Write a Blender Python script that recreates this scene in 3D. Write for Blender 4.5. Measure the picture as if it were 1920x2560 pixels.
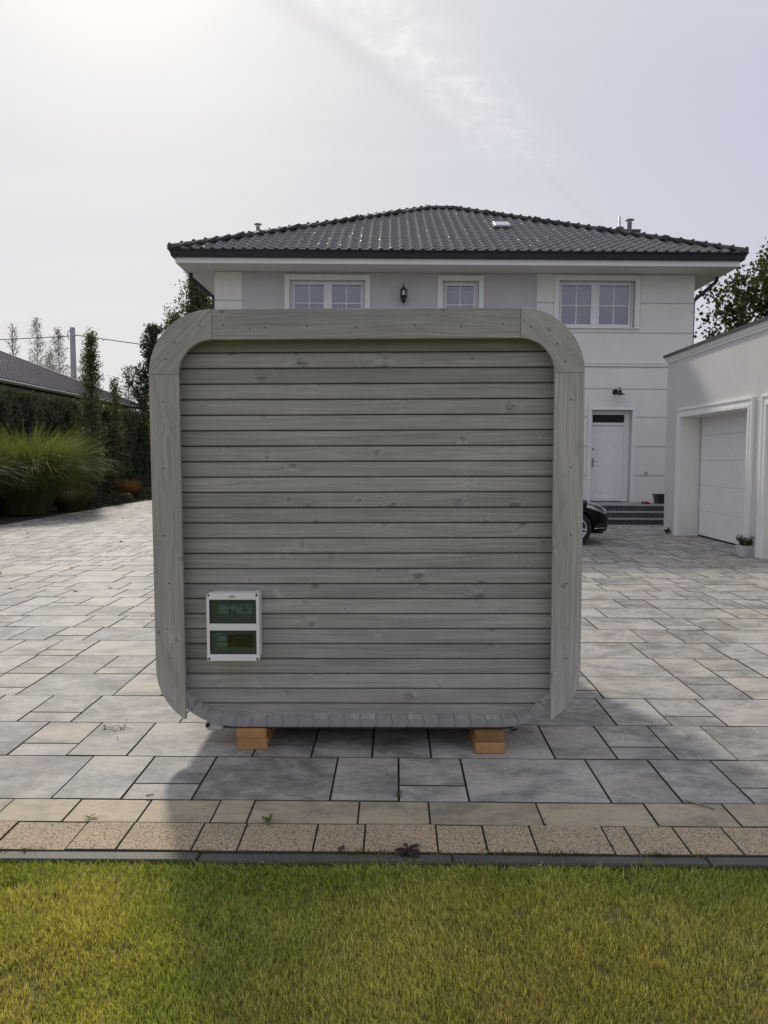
import bpy, bmesh, math, random
import numpy as np
from mathutils import Matrix, Vector

for o in list(bpy.data.objects):
    bpy.data.objects.remove(o, do_unlink=True)
SC = bpy.context.scene
COL = SC.collection
rad = math.radians
R = random.Random(7)
NR = np.random.default_rng(11)

# ------------------------------------------------------------------ camera
CAM_H = 1.6
PITCH, YAW, ROLL = rad(3.976), rad(0.8305), rad(0.0834)
fw = Vector((-math.sin(YAW)*math.cos(PITCH), math.cos(YAW)*math.cos(PITCH), -math.sin(PITCH)))
rt0 = Vector((math.cos(YAW), math.sin(YAW), 0)); up0 = rt0.cross(fw)
rt = rt0*math.cos(ROLL) + up0*math.sin(ROLL); up = -rt0*math.sin(ROLL) + up0*math.cos(ROLL)
cd = bpy.data.cameras.new('camera'); cam = bpy.data.objects.new('camera', cd); COL.objects.link(cam)
M = Matrix((rt, up, -fw)).transposed().to_4x4(); M.translation = (0, 0, CAM_H); cam.matrix_world = M
cd.sensor_fit = 'HORIZONTAL'; cd.sensor_width = 36; cd.lens = 36*1923/1920
cd.clip_start = .05; cd.clip_end = 2000
SC.camera = cam
SC.render.resolution_x = 768; SC.render.resolution_y = 1024

# ------------------------------------------------------------------ light
SUN_EL, SUN_AZ = rad(36), rad(-20)            # azimuth from +Y, negative = to the left
sun_dir = Vector((math.sin(SUN_AZ)*math.cos(SUN_EL), math.cos(SUN_AZ)*math.cos(SUN_EL), math.sin(SUN_EL)))
sd = bpy.data.lights.new('sun', 'SUN'); so = bpy.data.objects.new('sun', sd); COL.objects.link(so)
sd.energy = 1.75; sd.angle = rad(3.8); sd.color = (1, .93, .82)
so.rotation_euler = (-sun_dir).to_track_quat('-Z', 'Y').to_euler(); so.location = (-10, 30, 30)

class NT:
    def __init__(s, tree):
        s.t = tree; tree.nodes.clear()
    def n(s, typ, ins=None, **props):
        nd = s.t.nodes.new(typ)
        for k, v in props.items(): setattr(nd, k, v)
        for k, v in (ins or {}).items(): s.put(nd.inputs[k], v)
        return nd
    def put(s, sock, v):
        if isinstance(v, bpy.types.NodeSocket): s.t.links.new(v, sock)
        elif isinstance(v, bpy.types.Node): s.t.links.new(v.outputs[0], sock)
        else:
            if hasattr(sock, 'default_value') and not hasattr(sock.default_value, '__len__') and hasattr(v, '__len__'): v = v[0]
            if hasattr(v, '__len__') and len(v) == 3 and len(sock.default_value) == 4: v = (*v, 1)
            sock.default_value = v
    def m(s, op, a, b=0., c=None, clamp=False):
        nd = s.n('ShaderNodeMath', operation=op, use_clamp=clamp); s.put(nd.inputs[0], a); s.put(nd.inputs[1], b)
        if c is not None: s.put(nd.inputs[2], c)
        return nd.outputs[0]
    def vm(s, op, a, b=None):
        nd = s.n('ShaderNodeVectorMath', operation=op); s.put(nd.inputs[0], a)
        if b is not None: s.put(nd.inputs[1] if op != 'SCALE' else nd.inputs[3], b)
        return nd.outputs['Value'] if op in ('DOT_PRODUCT', 'LENGTH', 'DISTANCE') else nd.outputs[0]
    def mix(s, f, a, b, mode='MIX'):
        nd = s.n('ShaderNodeMix', data_type='RGBA', blend_type=mode)
        s.put(nd.inputs[0], f); s.put(nd.inputs[6], a); s.put(nd.inputs[7], b); return nd.outputs[2]
    def noise(s, vec, scale, detail=2., rough=.5, dist=0., dim='3D'):
        nd = s.n('ShaderNodeTexNoise', noise_dimensions=dim)
        if vec is not None: s.put(nd.inputs['Vector'], vec)
        nd.inputs['Scale'].default_value = scale; nd.inputs['Detail'].default_value = detail
        nd.inputs['Roughness'].default_value = rough; nd.inputs['Distortion'].default_value = dist
        return nd.outputs['Fac']
    def ramp(s, f, stops, interp='LINEAR'):
        nd = s.n('ShaderNodeValToRGB'); cr = nd.color_ramp; cr.interpolation = interp
        while len(cr.elements) < len(stops): cr.elements.new(.5)
        for e, (p, c) in zip(cr.elements, stops):
            e.position = p; e.color = (*c, 1) if hasattr(c, '__len__') else (c, c, c, 1)
        s.put(nd.inputs[0], f); return nd.outputs[0]
    def smooth(s, v, lo, hi):
        nd = s.n('ShaderNodeMapRange', interpolation_type='SMOOTHSTEP'); s.put(nd.inputs[0], v)
        nd.inputs[1].default_value = lo; nd.inputs[2].default_value = hi; return nd.outputs[0]
    def sc(s, vec, sc):
        return s.vm('MULTIPLY', vec, sc)
    def bump(s, h, strength, dist):
        nd = s.n('ShaderNodeBump'); nd.inputs['Strength'].default_value = strength; nd.inputs['Distance'].default_value = dist
        s.put(nd.inputs['Height'], h); return nd.outputs[0]

# ------------------------------------------------------------------ sky: thin bright veil over a clear sky
W = bpy.data.worlds.new('World'); SC.world = W; W.use_nodes = True
t = NT(W.node_tree)
sky = t.n('ShaderNodeTexSky', sky_type='NISHITA', sun_disc=False, sun_elevation=SUN_EL, sun_rotation=SUN_AZ,
          dust_density=3., air_density=1.2)
g = t.n('ShaderNodeTexCoord').outputs['Generated']
d = t.vm('NORMALIZE', g)
cosang = t.vm('DOT_PRODUCT', d, tuple(sun_dir))
glow = t.m('POWER', t.m('MAXIMUM', cosang, 0.), 5.)
glow2 = t.m('POWER', t.m('MAXIMUM', cosang, 0.), 40.)
sep = t.n('ShaderNodeSeparateXYZ', {0: d}).outputs
elev = sep['Z']
pz = t.m('ADD', t.m('MAXIMUM', elev, 0.), .12)
plane = t.n('ShaderNodeCombineXYZ', {0: t.m('DIVIDE', sep['X'], pz), 1: t.m('DIVIDE', sep['Y'], pz), 2: 0.}).outputs[0]
veil = t.mix(glow, (.470, .487, .595), (.62, .63, .645))
veil = t.mix(t.m('MULTIPLY', glow2, .55), veil, (.88, .87, .855))
# warm thin haze low on the sun's side
low = t.m('MULTIPLY', t.smooth(elev, .40, .02), t.smooth(cosang, .45, .95))
veil = t.mix(t.m('MULTIPLY', low, .5), veil, (.79, .765, .72))
# soft high-cloud mottling, and a spread-out vapour band drifting across
n1 = t.noise(t.sc(plane, (.55, 1.5, 1)), 1.3, 5., .55, .6)
veil = t.mix(t.m('MULTIPLY', t.smooth(n1, .45, .75), .14), veil, (.86, .86, .87))
veil = t.mix(t.m('MULTIPLY', t.smooth(n1, .5, .25), .10), veil, (.60, .60, .62))
BD = (0.585, 0.811); BN = (-BD[1], BD[0])
warp = t.noise(plane, 2.2, 4., .6)
across = t.m('ADD', t.vm('DOT_PRODUCT', plane, (BN[0], BN[1], 0)), t.m('MULTIPLY', t.m('SUBTRACT', warp, .5), .07))
BAND_OFF = 0.885
ac = t.m('SUBTRACT', across, BAND_OFF)
puff = t.noise(plane, 16., 6., .62, .4)
along = t.vm('DOT_PRODUCT', plane, (BD[0], BD[1], 0))
bandm = t.m('MULTIPLY', t.smooth(t.m('ABSOLUTE', ac), .15, .0), t.smooth(along, 2.1, 1.2))
veil = t.mix(t.m('MULTIPLY', bandm, .35), veil, (.72, .72, .735))
veil = t.mix(t.m('MULTIPLY', bandm, t.m('MULTIPLY', t.smooth(puff, .40, .74), .8)), veil, (.78, .78, .79))
veil = t.mix(t.m('MULTIPLY', t.m('MULTIPLY', bandm, t.smooth(puff, .46, .30)), .2), veil, (.58, .585, .63))
edge = t.m('MULTIPLY', t.smooth(t.m('ABSOLUTE', t.m('SUBTRACT', ac, .095)), .05, .0), t.smooth(along, 1.75, 1.25))
edge2 = t.m('MULTIPLY', t.smooth(t.m('ABSOLUTE', ac), .022, .0), t.m('MULTIPLY', t.smooth(along, 1.75, 2.0), t.smooth(along, 2.7, 2.3)))
veil = t.mix(t.m('MULTIPLY', t.m('MAXIMUM', edge, edge2), .45), veil, (.52, .52, .56))
clear = t.vm('SCALE', sky.outputs[0], .06)
col = t.mix(.92, clear, veil)
bg = t.n('ShaderNodeBackground', {0: t.vm('SCALE', col, 10.), 1: .1})
t.n('ShaderNodeOutputWorld', {0: bg})

vs = SC.view_settings
vs.view_transform = 'Standard'; vs.look = 'None'; vs.gamma = 1; vs.exposure = 0.24; vs.use_curve_mapping = False
SC.render.engine = 'CYCLES'
SC.cycles.max_bounces = 8; SC.cycles.transparent_max_bounces = 16

# ------------------------------------------------------------------ helpers
def tag(o, label=None, cat=None, group=None, kind=None):
    if label: o['label'] = label
    if cat: o['category'] = cat
    if group: o['group'] = group
    if kind: o['kind'] = kind
    return o

def link(name, me, mat, parent=None, smooth=False):
    o = bpy.data.objects.new(name, me); COL.objects.link(o)
    if mat is not None and len(me.materials) == 0: me.materials.append(mat)
    if parent is not None: o.parent = parent
    if smooth: me.polygons.foreach_set('use_smooth', [True]*len(me.polygons))
    return o

def empty(name, loc=(0, 0, 0), rz=0.):
    o = bpy.data.objects.new(name, None); COL.objects.link(o); o.location = loc; o.rotation_euler = (0, 0, rz)
    o.empty_display_size = .2
    return o

class MB:
    def __init__(s): s.v = []; s.f = []; s.c = []
    def add(s, vs, fs, col=None):
        b = len(s.v); s.v += [tuple(p) for p in vs]; s.f += [tuple(i+b for i in f) for f in fs]
        if col is not None: s.c += [col]*len(vs)
        return s
    def box(s, x0, x1, y0, y1, z0, z1, col=None):
        return s.add([(x0,y0,z0),(x1,y0,z0),(x1,y1,z0),(x0,y1,z0),(x0,y0,z1),(x1,y0,z1),(x1,y1,z1),(x0,y1,z1)],
                     [(0,3,2,1),(4,5,6,7),(0,1,5,4),(1,2,6,5),(2,3,7,6),(3,0,4,7)], col)
    def tube(s, pts, rr, n=8, caps=True, col=None):
        pts = [Vector(p) for p in pts]
        if not hasattr(rr, '__len__'): rr = [rr]*len(pts)
        vs = []; fs = []
        ref = None
        for i, p in enumerate(pts):
            d = (pts[min(i+1, len(pts)-1)] - pts[max(i-1, 0)]).normalized()
            if ref is None:
                ref = Vector((0, 0, 1)) if abs(d.z) < .9 else Vector((1, 0, 0))
            a = d.cross(ref).normalized(); b = a.cross(d).normalized(); ref = b
            for k in range(n):
                w = 2*math.pi*k/n; vs.append(p + a*rr[i]*math.cos(w) + b*rr[i]*math.sin(w))
        for i in range(len(pts)-1):
            for k in range(n):
                k2 = (k+1) % n; fs.append((i*n+k, i*n+k2, (i+1)*n+k2, (i+1)*n+k))
        if caps: fs.append(tuple(range(n))[::-1]); fs.append(tuple((len(pts)-1)*n+k for k in range(n)))
        return s.add(vs, fs, col)
    def lathe(s, prof, c=(0,0,0), n=16, caps=True):
        vs = []; fs = []
        for r, z in prof:
            for k in range(n):
                w = 2*math.pi*k/n; vs.append((c[0]+r*math.cos(w), c[1]+r*math.sin(w), c[2]+z))
        for i in range(len(prof)-1):
            for k in range(n):
                k2 = (k+1) % n; fs.append((i*n+k, i*n+k2, (i+1)*n+k2, (i+1)*n+k))
        if caps: fs.append(tuple(range(n))[::-1]); fs.append(tuple((len(prof)-1)*n+k for k in range(n)))
        return s.add(vs, fs)
    def prism(s, poly, axis, a, b):
        """poly in the two other axes, extruded along axis from a to b"""
        def P(p, w):
            return {'x': (w, p[0], p[1]), 'y': (p[0], w, p[1]), 'z': (p[0], p[1], w)}[axis]
        n = len(poly); vs = [P(p, a) for p in poly] + [P(p, b) for p in poly]
        fs = [(i, (i+1) % n, n+(i+1) % n, n+i) for i in range(n)] + [tuple(range(n))[::-1], tuple(range(n, 2*n))]
        return s.add(vs, fs)
    def mesh(s, name, bevel=0., seg=1, fixn=True):
        me = bpy.data.meshes.new(name); me.from_pydata(s.v, [], s.f)
        if s.c:
            ca = me.color_attributes.new('col', 'FLOAT_COLOR', 'POINT')
            ca.data.foreach_set('color', np.array([(*c, 1) for c in s.c], np.float32).ravel())
        if bevel or fixn:
            bm = bmesh.new(); bm.from_mesh(me)
            if fixn: bmesh.ops.recalc_face_normals(bm, faces=bm.faces)
            if bevel:
                es = [e for e in bm.edges if len(e.link_faces) == 2 and e.calc_face_angle(0) > .5]
                bmesh.ops.bevel(bm, geom=es, offset=bevel, segments=seg, affect='EDGES', profile=.5, clamp_overlap=True)
            bm.to_mesh(me); bm.free()
        return me
    def build(s, name, mat, parent=None, bevel=0., seg=1, smooth=False, fixn=True):
        return link(name, s.mesh(name, bevel, seg, fixn), mat, parent, smooth)

def np_mesh(name, verts, faces, mat, parent=None, col=None, smooth=False):
    verts = np.asarray(verts, np.float32); faces = np.asarray(faces, np.int32)
    k = faces.shape[1]; me = bpy.data.meshes.new(name)
    me.vertices.add(len(verts)); me.vertices.foreach_set('co', verts.ravel())
    me.loops.add(faces.size); me.loops.foreach_set('vertex_index', faces.ravel())
    me.polygons.add(len(faces)); me.polygons.foreach_set('loop_start', np.arange(0, faces.size, k, dtype=np.int32))
    me.update(calc_edges=True)
    if col is not None:
        ca = me.color_attributes.new('col', 'FLOAT_COLOR', 'POINT')
        c4 = np.ones((len(verts), 4), np.float32); c4[:, :3] = col; ca.data.foreach_set('color', c4.ravel())
    return link(name, me, mat, parent, smooth)

def vnoise(x, y, seed=0):
    """smooth value noise on arrays"""
    g = np.random.default_rng(seed).random((64, 64))
    xi = np.floor(x).astype(int); yi = np.floor(y).astype(int); fx = x-xi; fy = y-yi
    fx = fx*fx*(3-2*fx); fy = fy*fy*(3-2*fy)
    a = g[xi % 64, yi % 64]; b = g[(xi+1) % 64, yi % 64]; c = g[xi % 64, (yi+1) % 64]; e = g[(xi+1) % 64, (yi+1) % 64]
    return (a*(1-fx)+b*fx)*(1-fy) + (c*(1-fx)+e*fx)*fy

# ------------------------------------------------------------------ materials
MATS = {}
def newmat(name):
    m = bpy.data.materials.new(name); m.use_nodes = True; MATS[name] = m
    return m, NT(m.node_tree)
def principled(t, col, rough=.6, normal=None, **kw):
    p = t.n('ShaderNodeBsdfPrincipled'); t.put(p.inputs['Base Color'], col); t.put(p.inputs['Roughness'], rough)
    if normal is not None: t.put(p.inputs['Normal'], normal)
    for k, v in kw.items(): t.put(p.inputs[k.replace('_', ' ')], v)
    return p
def out(t, sh): t.n('ShaderNodeOutputMaterial', {0: sh})

def plain(name, col, rough=.6, var=.12, scale=6., bump=0., bscale=150., **kw):
    m, t = newmat(name)
    P = t.n('ShaderNodeTexCoord').outputs['Object']
    n = t.noise(P, scale, 4., .6)
    c = t.mix(t.ramp(n, [(.3, 0.), (.7, 1.)]), tuple(v*(1-var) for v in col), tuple(min(1, v*(1+var)) for v in col))
    nrm = None
    if bump: nrm = t.bump(t.noise(P, bscale, 3., .6), 1., bump)
    out(t, principled(t, c, rough, nrm, **kw)); return m

def wood_grey():
    m, t = newmat('grey_stained_wood')
    P = t.n('ShaderNodeTexCoord').outputs['Object']; oi = t.n('ShaderNodeObjectInfo')
    rnd = oi.outputs['Random']
    off = t.n('ShaderNodeCombineXYZ', {0: t.m('MULTIPLY', rnd, 37.), 1: t.m('MULTIPLY', rnd, 11.), 2: t.m('MULTIPLY', rnd, 23.)}).outputs[0]
    Q = t.vm('ADD', P, off)
    s = t.n('ShaderNodeSeparateXYZ', {0: Q}).outputs
    # knots: sparse cells in (x, z)
    kx, kz = 2.4, 7.5
    kv = t.n('ShaderNodeCombineXYZ', {0: t.m('MULTIPLY', s['X'], kx), 1: t.m('MULTIPLY', s['Z'], kz), 2: 0.}).outputs[0]
    vo = t.n('ShaderNodeTexVoronoi', {'Vector': kv, 'Scale': 1.}, voronoi_dimensions='2D', feature='F1')
    vp = t.n('ShaderNodeSeparateXYZ', {0: vo.outputs['Position']}).outputs
    dx = t.m('DIVIDE', t.m('SUBTRACT', t.m('MULTIPLY', s['X'], kx), vp['X']), kx)
    dz = t.m('DIVIDE', t.m('SUBTRACT', t.m('MULTIPLY', s['Z'], kz), vp['Y']), kz)
    dist = t.m('SQRT', t.m('ADD', t.m('MULTIPLY', dx, dx), t.m('MULTIPLY', t.m('MULTIPLY', dz, dz), 1.4)))
    wob = t.m('MULTIPLY', t.m('SUBTRACT', t.noise(Q, 42., 3., .6), .5), .026)
    dist = t.m('ADD', dist, wob)
    vc = t.n('ShaderNodeSeparateColor', {0: vo.outputs['Color']}).outputs
    on = t.m('GREATER_THAN', vc[0], .36)
    ks = t.m('ADD', .45, t.m('MULTIPLY', t.m('POWER', vc[1], 1.5), 1.0))
    dk = t.m('DIVIDE', dist, ks)
    bend = t.m('MULTIPLY', t.m('MULTIPLY', t.smooth(dk, .075, .0), on), .035)
    zz = t.m('ADD', s['Z'], t.m('MULTIPLY', bend, t.m('SIGN', dz)))
    slow = t.m('MULTIPLY', t.m('SUBTRACT', t.noise(t.sc(Q, (1.3, 6., 6.)), 1., 2.), .5), .06)
    gv = t.n('ShaderNodeCombineXYZ', {0: t.m('MULTIPLY', s['X'], 1.6), 1: t.m('MULTIPLY', s['Y'], 45.), 2: t.m('MULTIPLY', t.m('ADD', zz, slow), 110.)}).outputs[0]
    grain = t.noise(gv, 1., 3., .6, .4)
    fine = t.noise(t.sc(Q, (12., 420., 420.)), 1., 2., .6)
    patch = t.noise(t.sc(Q, (1.6, 9., 9.)), 1., 4., .6)
    patch2 = t.noise(t.sc(Q, (.9, 4., 5.)), 1.7, 3., .6)
    base = t.mix(t.smooth(patch, .30, .70), (.335, .318, .285), (.465, .443, .402))
    base = t.mix(t.m('MULTIPLY', t.smooth(patch2, .48, .72), .45), base, (.335, .352, .318))
    base = t.mix(t.m('MULTIPLY', rnd, .35), base, (.405, .365, .340))
    base = t.mix(t.m('MULTIPLY', t.smooth(grain, .60, .38), .58), base, (.235, .222, .200))
    base = t.mix(t.m('MULTIPLY', t.smooth(grain, .60, .76), .60), base, (.56, .54, .50))
    base = t.mix(t.m('MULTIPLY', t.smooth(fine, .58, .40), .14), base, (.20, .19, .175))
    core = t.m('MULTIPLY', t.smooth(dk, .0135, .0075), on)
    ring = t.m('MULTIPLY', t.m('MULTIPLY', t.smooth(dk, .021, .0145), t.smooth(dk, .0085, .0125)), on)
    base = t.mix(t.m('MULTIPLY', core, .55), base, (.19, .175, .155))
    base = t.mix(t.m('MULTIPLY', t.m('MULTIPLY', ring, t.smooth(t.noise(Q, 75., 2.), .38, .62)), .95), base, (.085, .08, .072))
    smudge = t.m('MULTIPLY', t.m('MULTIPLY', t.smooth(dk, .045, .012), on), t.smooth(t.noise(t.sc(Q, (14., 30., 50.)), 1., 3.), .42, .66))
    base = t.mix(t.m('MULTIPLY', smudge, .80), base, (.13, .123, .112))
    slant = t.noise(t.n('ShaderNodeCombineXYZ', {0: t.m('ADD', t.m('MULTIPLY', s['X'], 26.), t.m('MULTIPLY', s['Z'], 12.)), 1: t.m('MULTIPLY', s['X'], 1.1), 2: t.m('MULTIPLY', rnd, 50.)}).outputs[0], 1., 2., .5, .6)
    sm2 = t.noise(t.sc(Q, (1.7, 3., 5.)), 1., 2.)
    base = t.mix(t.m('MULTIPLY', t.m('MULTIPLY', t.smooth(slant, .64, .74), t.smooth(sm2, .52, .66)), .42), base, (.60, .58, .54))
    halo = t.m('MULTIPLY', t.smooth(dk, .06, .02), on)
    base = t.mix(t.m('MULTIPLY', t.m('MULTIPLY', halo, t.smooth(t.noise(t.sc(Q, (7., 40., 60.)), 1., 3.), .45, .7)), .55), base, (.54, .52, .485))
    # small dark checks
    ck = t.noise(t.sc(Q, (9., 60., 150.)), 1., 1.)
    base = t.mix(t.m('MULTIPLY', t.smooth(ck, .79, .83), .8), base, (.06, .055, .05))
    r2 = t.m('FRACT', t.m('MULTIPLY', rnd, 17.31)); r3 = t.m('FRACT', t.m('MULTIPLY', rnd, 53.77))
    base = t.mix(t.m('MULTIPLY', r3, .20), base, (.285, .300, .272))
    base = t.vm('SCALE', base, t.m('ADD', .84, t.m('MULTIPLY', r2, .30)))
    cloud = t.noise(t.sc(Q, (2.6, 12., 14.)), 1., 5., .65, .8)
    base = t.mix(t.m('MULTIPLY', t.smooth(cloud, .54, .72), .48), base, (.225, .222, .205))
    base = t.mix(t.m('MULTIPLY', t.smooth(cloud, .45, .25), .42), base, (.50, .47, .42))
    base = t.vm('MULTIPLY', base, (1.16, 1.15, 1.105))
    h = t.m('ADD', t.m('MULTIPLY', grain, .7), t.m('MULTIPLY', fine, .3))
    out(t, principled(t, base, t.m('ADD', .52, t.m('MULTIPLY', grain, .15)), t.bump(h, .55, .0016)))
    return m
WOOD = wood_grey()

ENDG = None
def wood_raw(name='raw_pine', k=1.):
    m, t = newmat(name)
    P = t.n('ShaderNodeTexCoord').outputs['Object']; rnd = t.n('ShaderNodeObjectInfo').outputs['Random']
    off = t.n('ShaderNodeCombineXYZ', {0: t.m('MULTIPLY', rnd, .08), 1: t.m('MULTIPLY', rnd, 5.), 2: t.m('MULTIPLY', rnd, -.11)}).outputs[0]
    Q = t.vm('ADD', P, off)
    s = t.n('ShaderNodeSeparateXYZ', {0: Q}).outputs
    rr = t.m('SQRT', t.m('ADD', t.m('POWER', t.m('ADD', s['X'], .05), 2.), t.m('POWER', t.m('ADD', s['Z'], .09), 2.)))
    w = t.m('ADD', t.m('MULTIPLY', rr, 900.), t.m('MULTIPLY', t.noise(t.sc(Q, (14., .6, 14.)), 1., 3.), 9.))
    rings = t.m('SINE', w)
    n = t.noise(t.sc(Q, (9., 1., 9.)), 1., 4., .6)
    c = t.mix(t.smooth(n, .3, .7), (.50, .235, .070), (.62, .335, .120))
    c = t.mix(t.m('MULTIPLY', t.smooth(rings, .0, 1.), .45), c, (.33, .13, .030))
    saw = t.noise(t.sc(Q, (500., 30., 60.)), 1., 2.)
    c = t.mix(t.m('MULTIPLY', t.smooth(saw, .5, .3), .22), c, (.36, .19, .07))
    c = t.vm('MULTIPLY', c, (.86*k, .92*k, 1.05*k))
    out(t, principled(t, c, .8, t.bump(saw, .5, .0015))); return m
PINE = wood_raw(); PINED = wood_raw('weathered_pine', .55)
ENDG = plain('stave_end_grain', (.305, .300, .288), .8, .12, scale=30., bump=.0006, bscale=220.)

def slab_mat(name, stops, cream, grain_amt=.12):
    m, t = newmat(name)
    P = t.n('ShaderNodeNewGeometry').outputs['Position']
    at = t.n('ShaderNodeAttribute', attribute_name='rnd'); rv = at.outputs['Vector']; rs = t.n('ShaderNodeSeparateXYZ', {0: rv}).outputs
    Q = t.vm('ADD', P, t.vm('SCALE', rv, 40.))
    big = t.noise(t.sc(Q, (1.7, 2.1, 1.)), 1., 4., .62, 1.1)
    big2 = t.noise(t.sc(Q, (3.4, 4.6, 1.)), 1.2, 6., .7, .9)
    mid = t.noise(t.sc(Q, (7.0, 10., 1.)), 1., 5., .7, 1.2)
    f = t.m('ADD', t.m('MULTIPLY', t.m('SUBTRACT', big, .5), 1.45), t.m('MULTIPLY', t.m('SUBTRACT', big2, .5), 1.05))
    f = t.m('ADD', f, t.m('ADD', t.m('MULTIPLY', t.m('SUBTRACT', rs['X'], .5), .26), t.m('MULTIPLY', t.m('SUBTRACT', mid, .5), .80)))
    f = t.m('ADD', f, .50)
    c = t.ramp(f, stops)
    tint = t.m('MULTIPLY', t.smooth(t.noise(t.sc(Q, (1.2, 2.6, 1.)), 1.3, 3.), .40, .68), t.m('MULTIPLY', rs['Y'], 1.))
    c = t.mix(t.m('MULTIPLY', tint, .8), c, cream)
    streak = t.noise(t.sc(Q, (6., 18., 1.)), 1., 5., .65, 1.2)
    c = t.mix(t.m('MULTIPLY', t.smooth(streak, .52, .34), .30), c, (.14, .14, .14))
    dirt = t.noise(P, .9, 5., .65)
    c = t.mix(t.m('MULTIPLY', t.smooth(dirt, .50, .72), .22), c, (.13, .125, .115))
    fine = t.noise(P, 300., 3., .75)
    c = t.mix(t.m('MULTIPLY', t.smooth(fine, .58, .34), grain_amt*2.6), c, (.08, .08, .075))
    c = t.mix(t.m('MULTIPLY', t.smooth(fine, .58, .72), grain_amt*1.6), c, (.55, .53, .49))
    spot = t.noise(P, 34., 1.)
    c = t.mix(t.m('MULTIPLY', t.smooth(spot, .76, .80), .55), c, (.06, .055, .05))
    c = t.vm('MULTIPLY', c, (1.17, 1.14, 1.06))
    h = t.m('ADD', t.m('MULTIPLY', fine, .35), t.m('MULTIPLY', mid, .9))
    out(t, principled(t, c, t.m('ADD', .56, t.m('MULTIPLY', big2, .22)), t.bump(h, .55, .003))); return m
SLAB = slab_mat('concrete_slab', [(.20, (.175, .173, .170)), (.40, (.265, .261, .255)), (.55, (.355, .347, .336)), (.74, (.455, .440, .420))], (.500, .440, .375))
BORD = slab_mat('sandy_slab', [(.24, (.25, .220, .170)), (.45, (.36, .308, .225)), (.70, (.465, .395, .28))], (.50, .41, .27), .16)

def aggregate():
    m, t = newmat('exposed_aggregate')
    P = t.n('ShaderNodeNewGeometry').outputs['Position']
    vo = t.n('ShaderNodeTexVoronoi', {'Vector': P, 'Scale': 235.}, feature='F1')
    ve = t.n('ShaderNodeTexVoronoi', {'Vector': P, 'Scale': 235.}, feature='DISTANCE_TO_EDGE')
    vc = t.n('ShaderNodeSeparateColor', {0: vo.outputs['Color']}).outputs
    c = t.ramp(vc[0], [(.0, (.72, .56, .35)), (.35, (.62, .46, .27)), (.6, (.76, .63, .43)), (.78, (.60, .47, .30)), (.84, (.12, .10, .08)), (1., (.05, .045, .04))])
    c = t.mix(t.smooth(ve.outputs['Distance'], .10, .02), c, (.10, .085, .065))
    n = t.noise(P, 3.5, 4., .6)
    c = t.mix(t.m('MULTIPLY', t.smooth(n, .50, .74), .35), c, (.20, .16, .11))
    at = t.n('ShaderNodeAttribute', attribute_name='rnd'); rs = t.n('ShaderNodeSeparateXYZ', {0: at.outputs['Vector']}).outputs
    c = t.mix(t.m('MULTIPLY', rs['X'], .15), c, (.30, .24, .17))
    c = t.vm('MULTIPLY', c, (1.10, 1.09, 1.04))
    out(t, principled(t, c, .65, t.bump(ve.outputs['Distance'], .8, .004))); return m
AGG = aggregate()

def kerb_mat():
    m, t = newmat('dark_kerb')
    P = t.n('ShaderNodeNewGeometry').outputs['Position']
    n = t.noise(P, 5., 5., .65); f = t.noise(P, 260., 2., .6)
    c = t.ramp(n, [(.3, (.070, .070, .060)), (.55, (.100, .099, .085)), (.75, (.15, .142, .118))])
    c = t.mix(t.m('MULTIPLY', t.smooth(f, .6, .35), .3), c, (.04, .04, .04))
    li = t.noise(P, 14., 4., .7)
    c = t.mix(t.m('MULTIPLY', t.smooth(li, .66, .74), .45), c, (.26, .25, .22))
    out(t, principled(t, c, .6, t.bump(f, .5, .002))); return m
KERB = kerb_mat()

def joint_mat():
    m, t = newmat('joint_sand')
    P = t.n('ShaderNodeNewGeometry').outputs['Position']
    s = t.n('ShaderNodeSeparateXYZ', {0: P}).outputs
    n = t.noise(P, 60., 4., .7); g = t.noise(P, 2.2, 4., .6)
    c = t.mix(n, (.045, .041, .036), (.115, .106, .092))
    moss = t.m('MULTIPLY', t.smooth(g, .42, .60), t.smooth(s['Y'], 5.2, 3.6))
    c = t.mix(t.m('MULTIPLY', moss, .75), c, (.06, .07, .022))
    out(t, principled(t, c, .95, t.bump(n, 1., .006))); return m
JOINT = joint_mat()

def soil_mat(name, a, b):
    m, t = newmat(name)
    P = t.n('ShaderNodeNewGeometry').outputs['Position']
    n = t.noise(P, 18., 5., .7); n2 = t.noise(P, 1.3, 3.)
    c = t.mix(n, a, b); c = t.mix(t.m('MULTIPLY', n2, .5), c, tuple(.6*v for v in a))
    out(t, principled(t, c, .95, t.bump(n, 1., .02))); return m
SOIL = soil_mat('soil', (.035, .027, .018), (.10, .078, .05))
LAWNSOIL = soil_mat('lawn_thatch', (.13, .115, .035), (.30, .27, .085))
FIELD = soil_mat('meadow_ground', (.06, .07, .03), (.13, .13, .06))

def leafmat(name, trans=.35, rough=.5, spec=.3):
    m, t = newmat(name)
    c = t.n('ShaderNodeAttribute', attribute_name='col').outputs['Color']
    p = principled(t, c, rough); p.inputs['Specular IOR Level'].default_value = spec
    tr = t.n('ShaderNodeBsdfTranslucent', {0: t.mix(1., c, (1.25, 1.2, .6), 'MULTIPLY')})
    mx = t.n('ShaderNodeMixShader', {0: trans}); t.put(mx.inputs[1], p.outputs[0]); t.put(mx.inputs[2], tr.outputs[0])
    out(t, mx); return m
LEAF = leafmat('leaf', .35); GRASSM = leafmat('grass_blade', .30, .55, .25); NEEDLE = leafmat('needle', .15, .6, .2)

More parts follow.
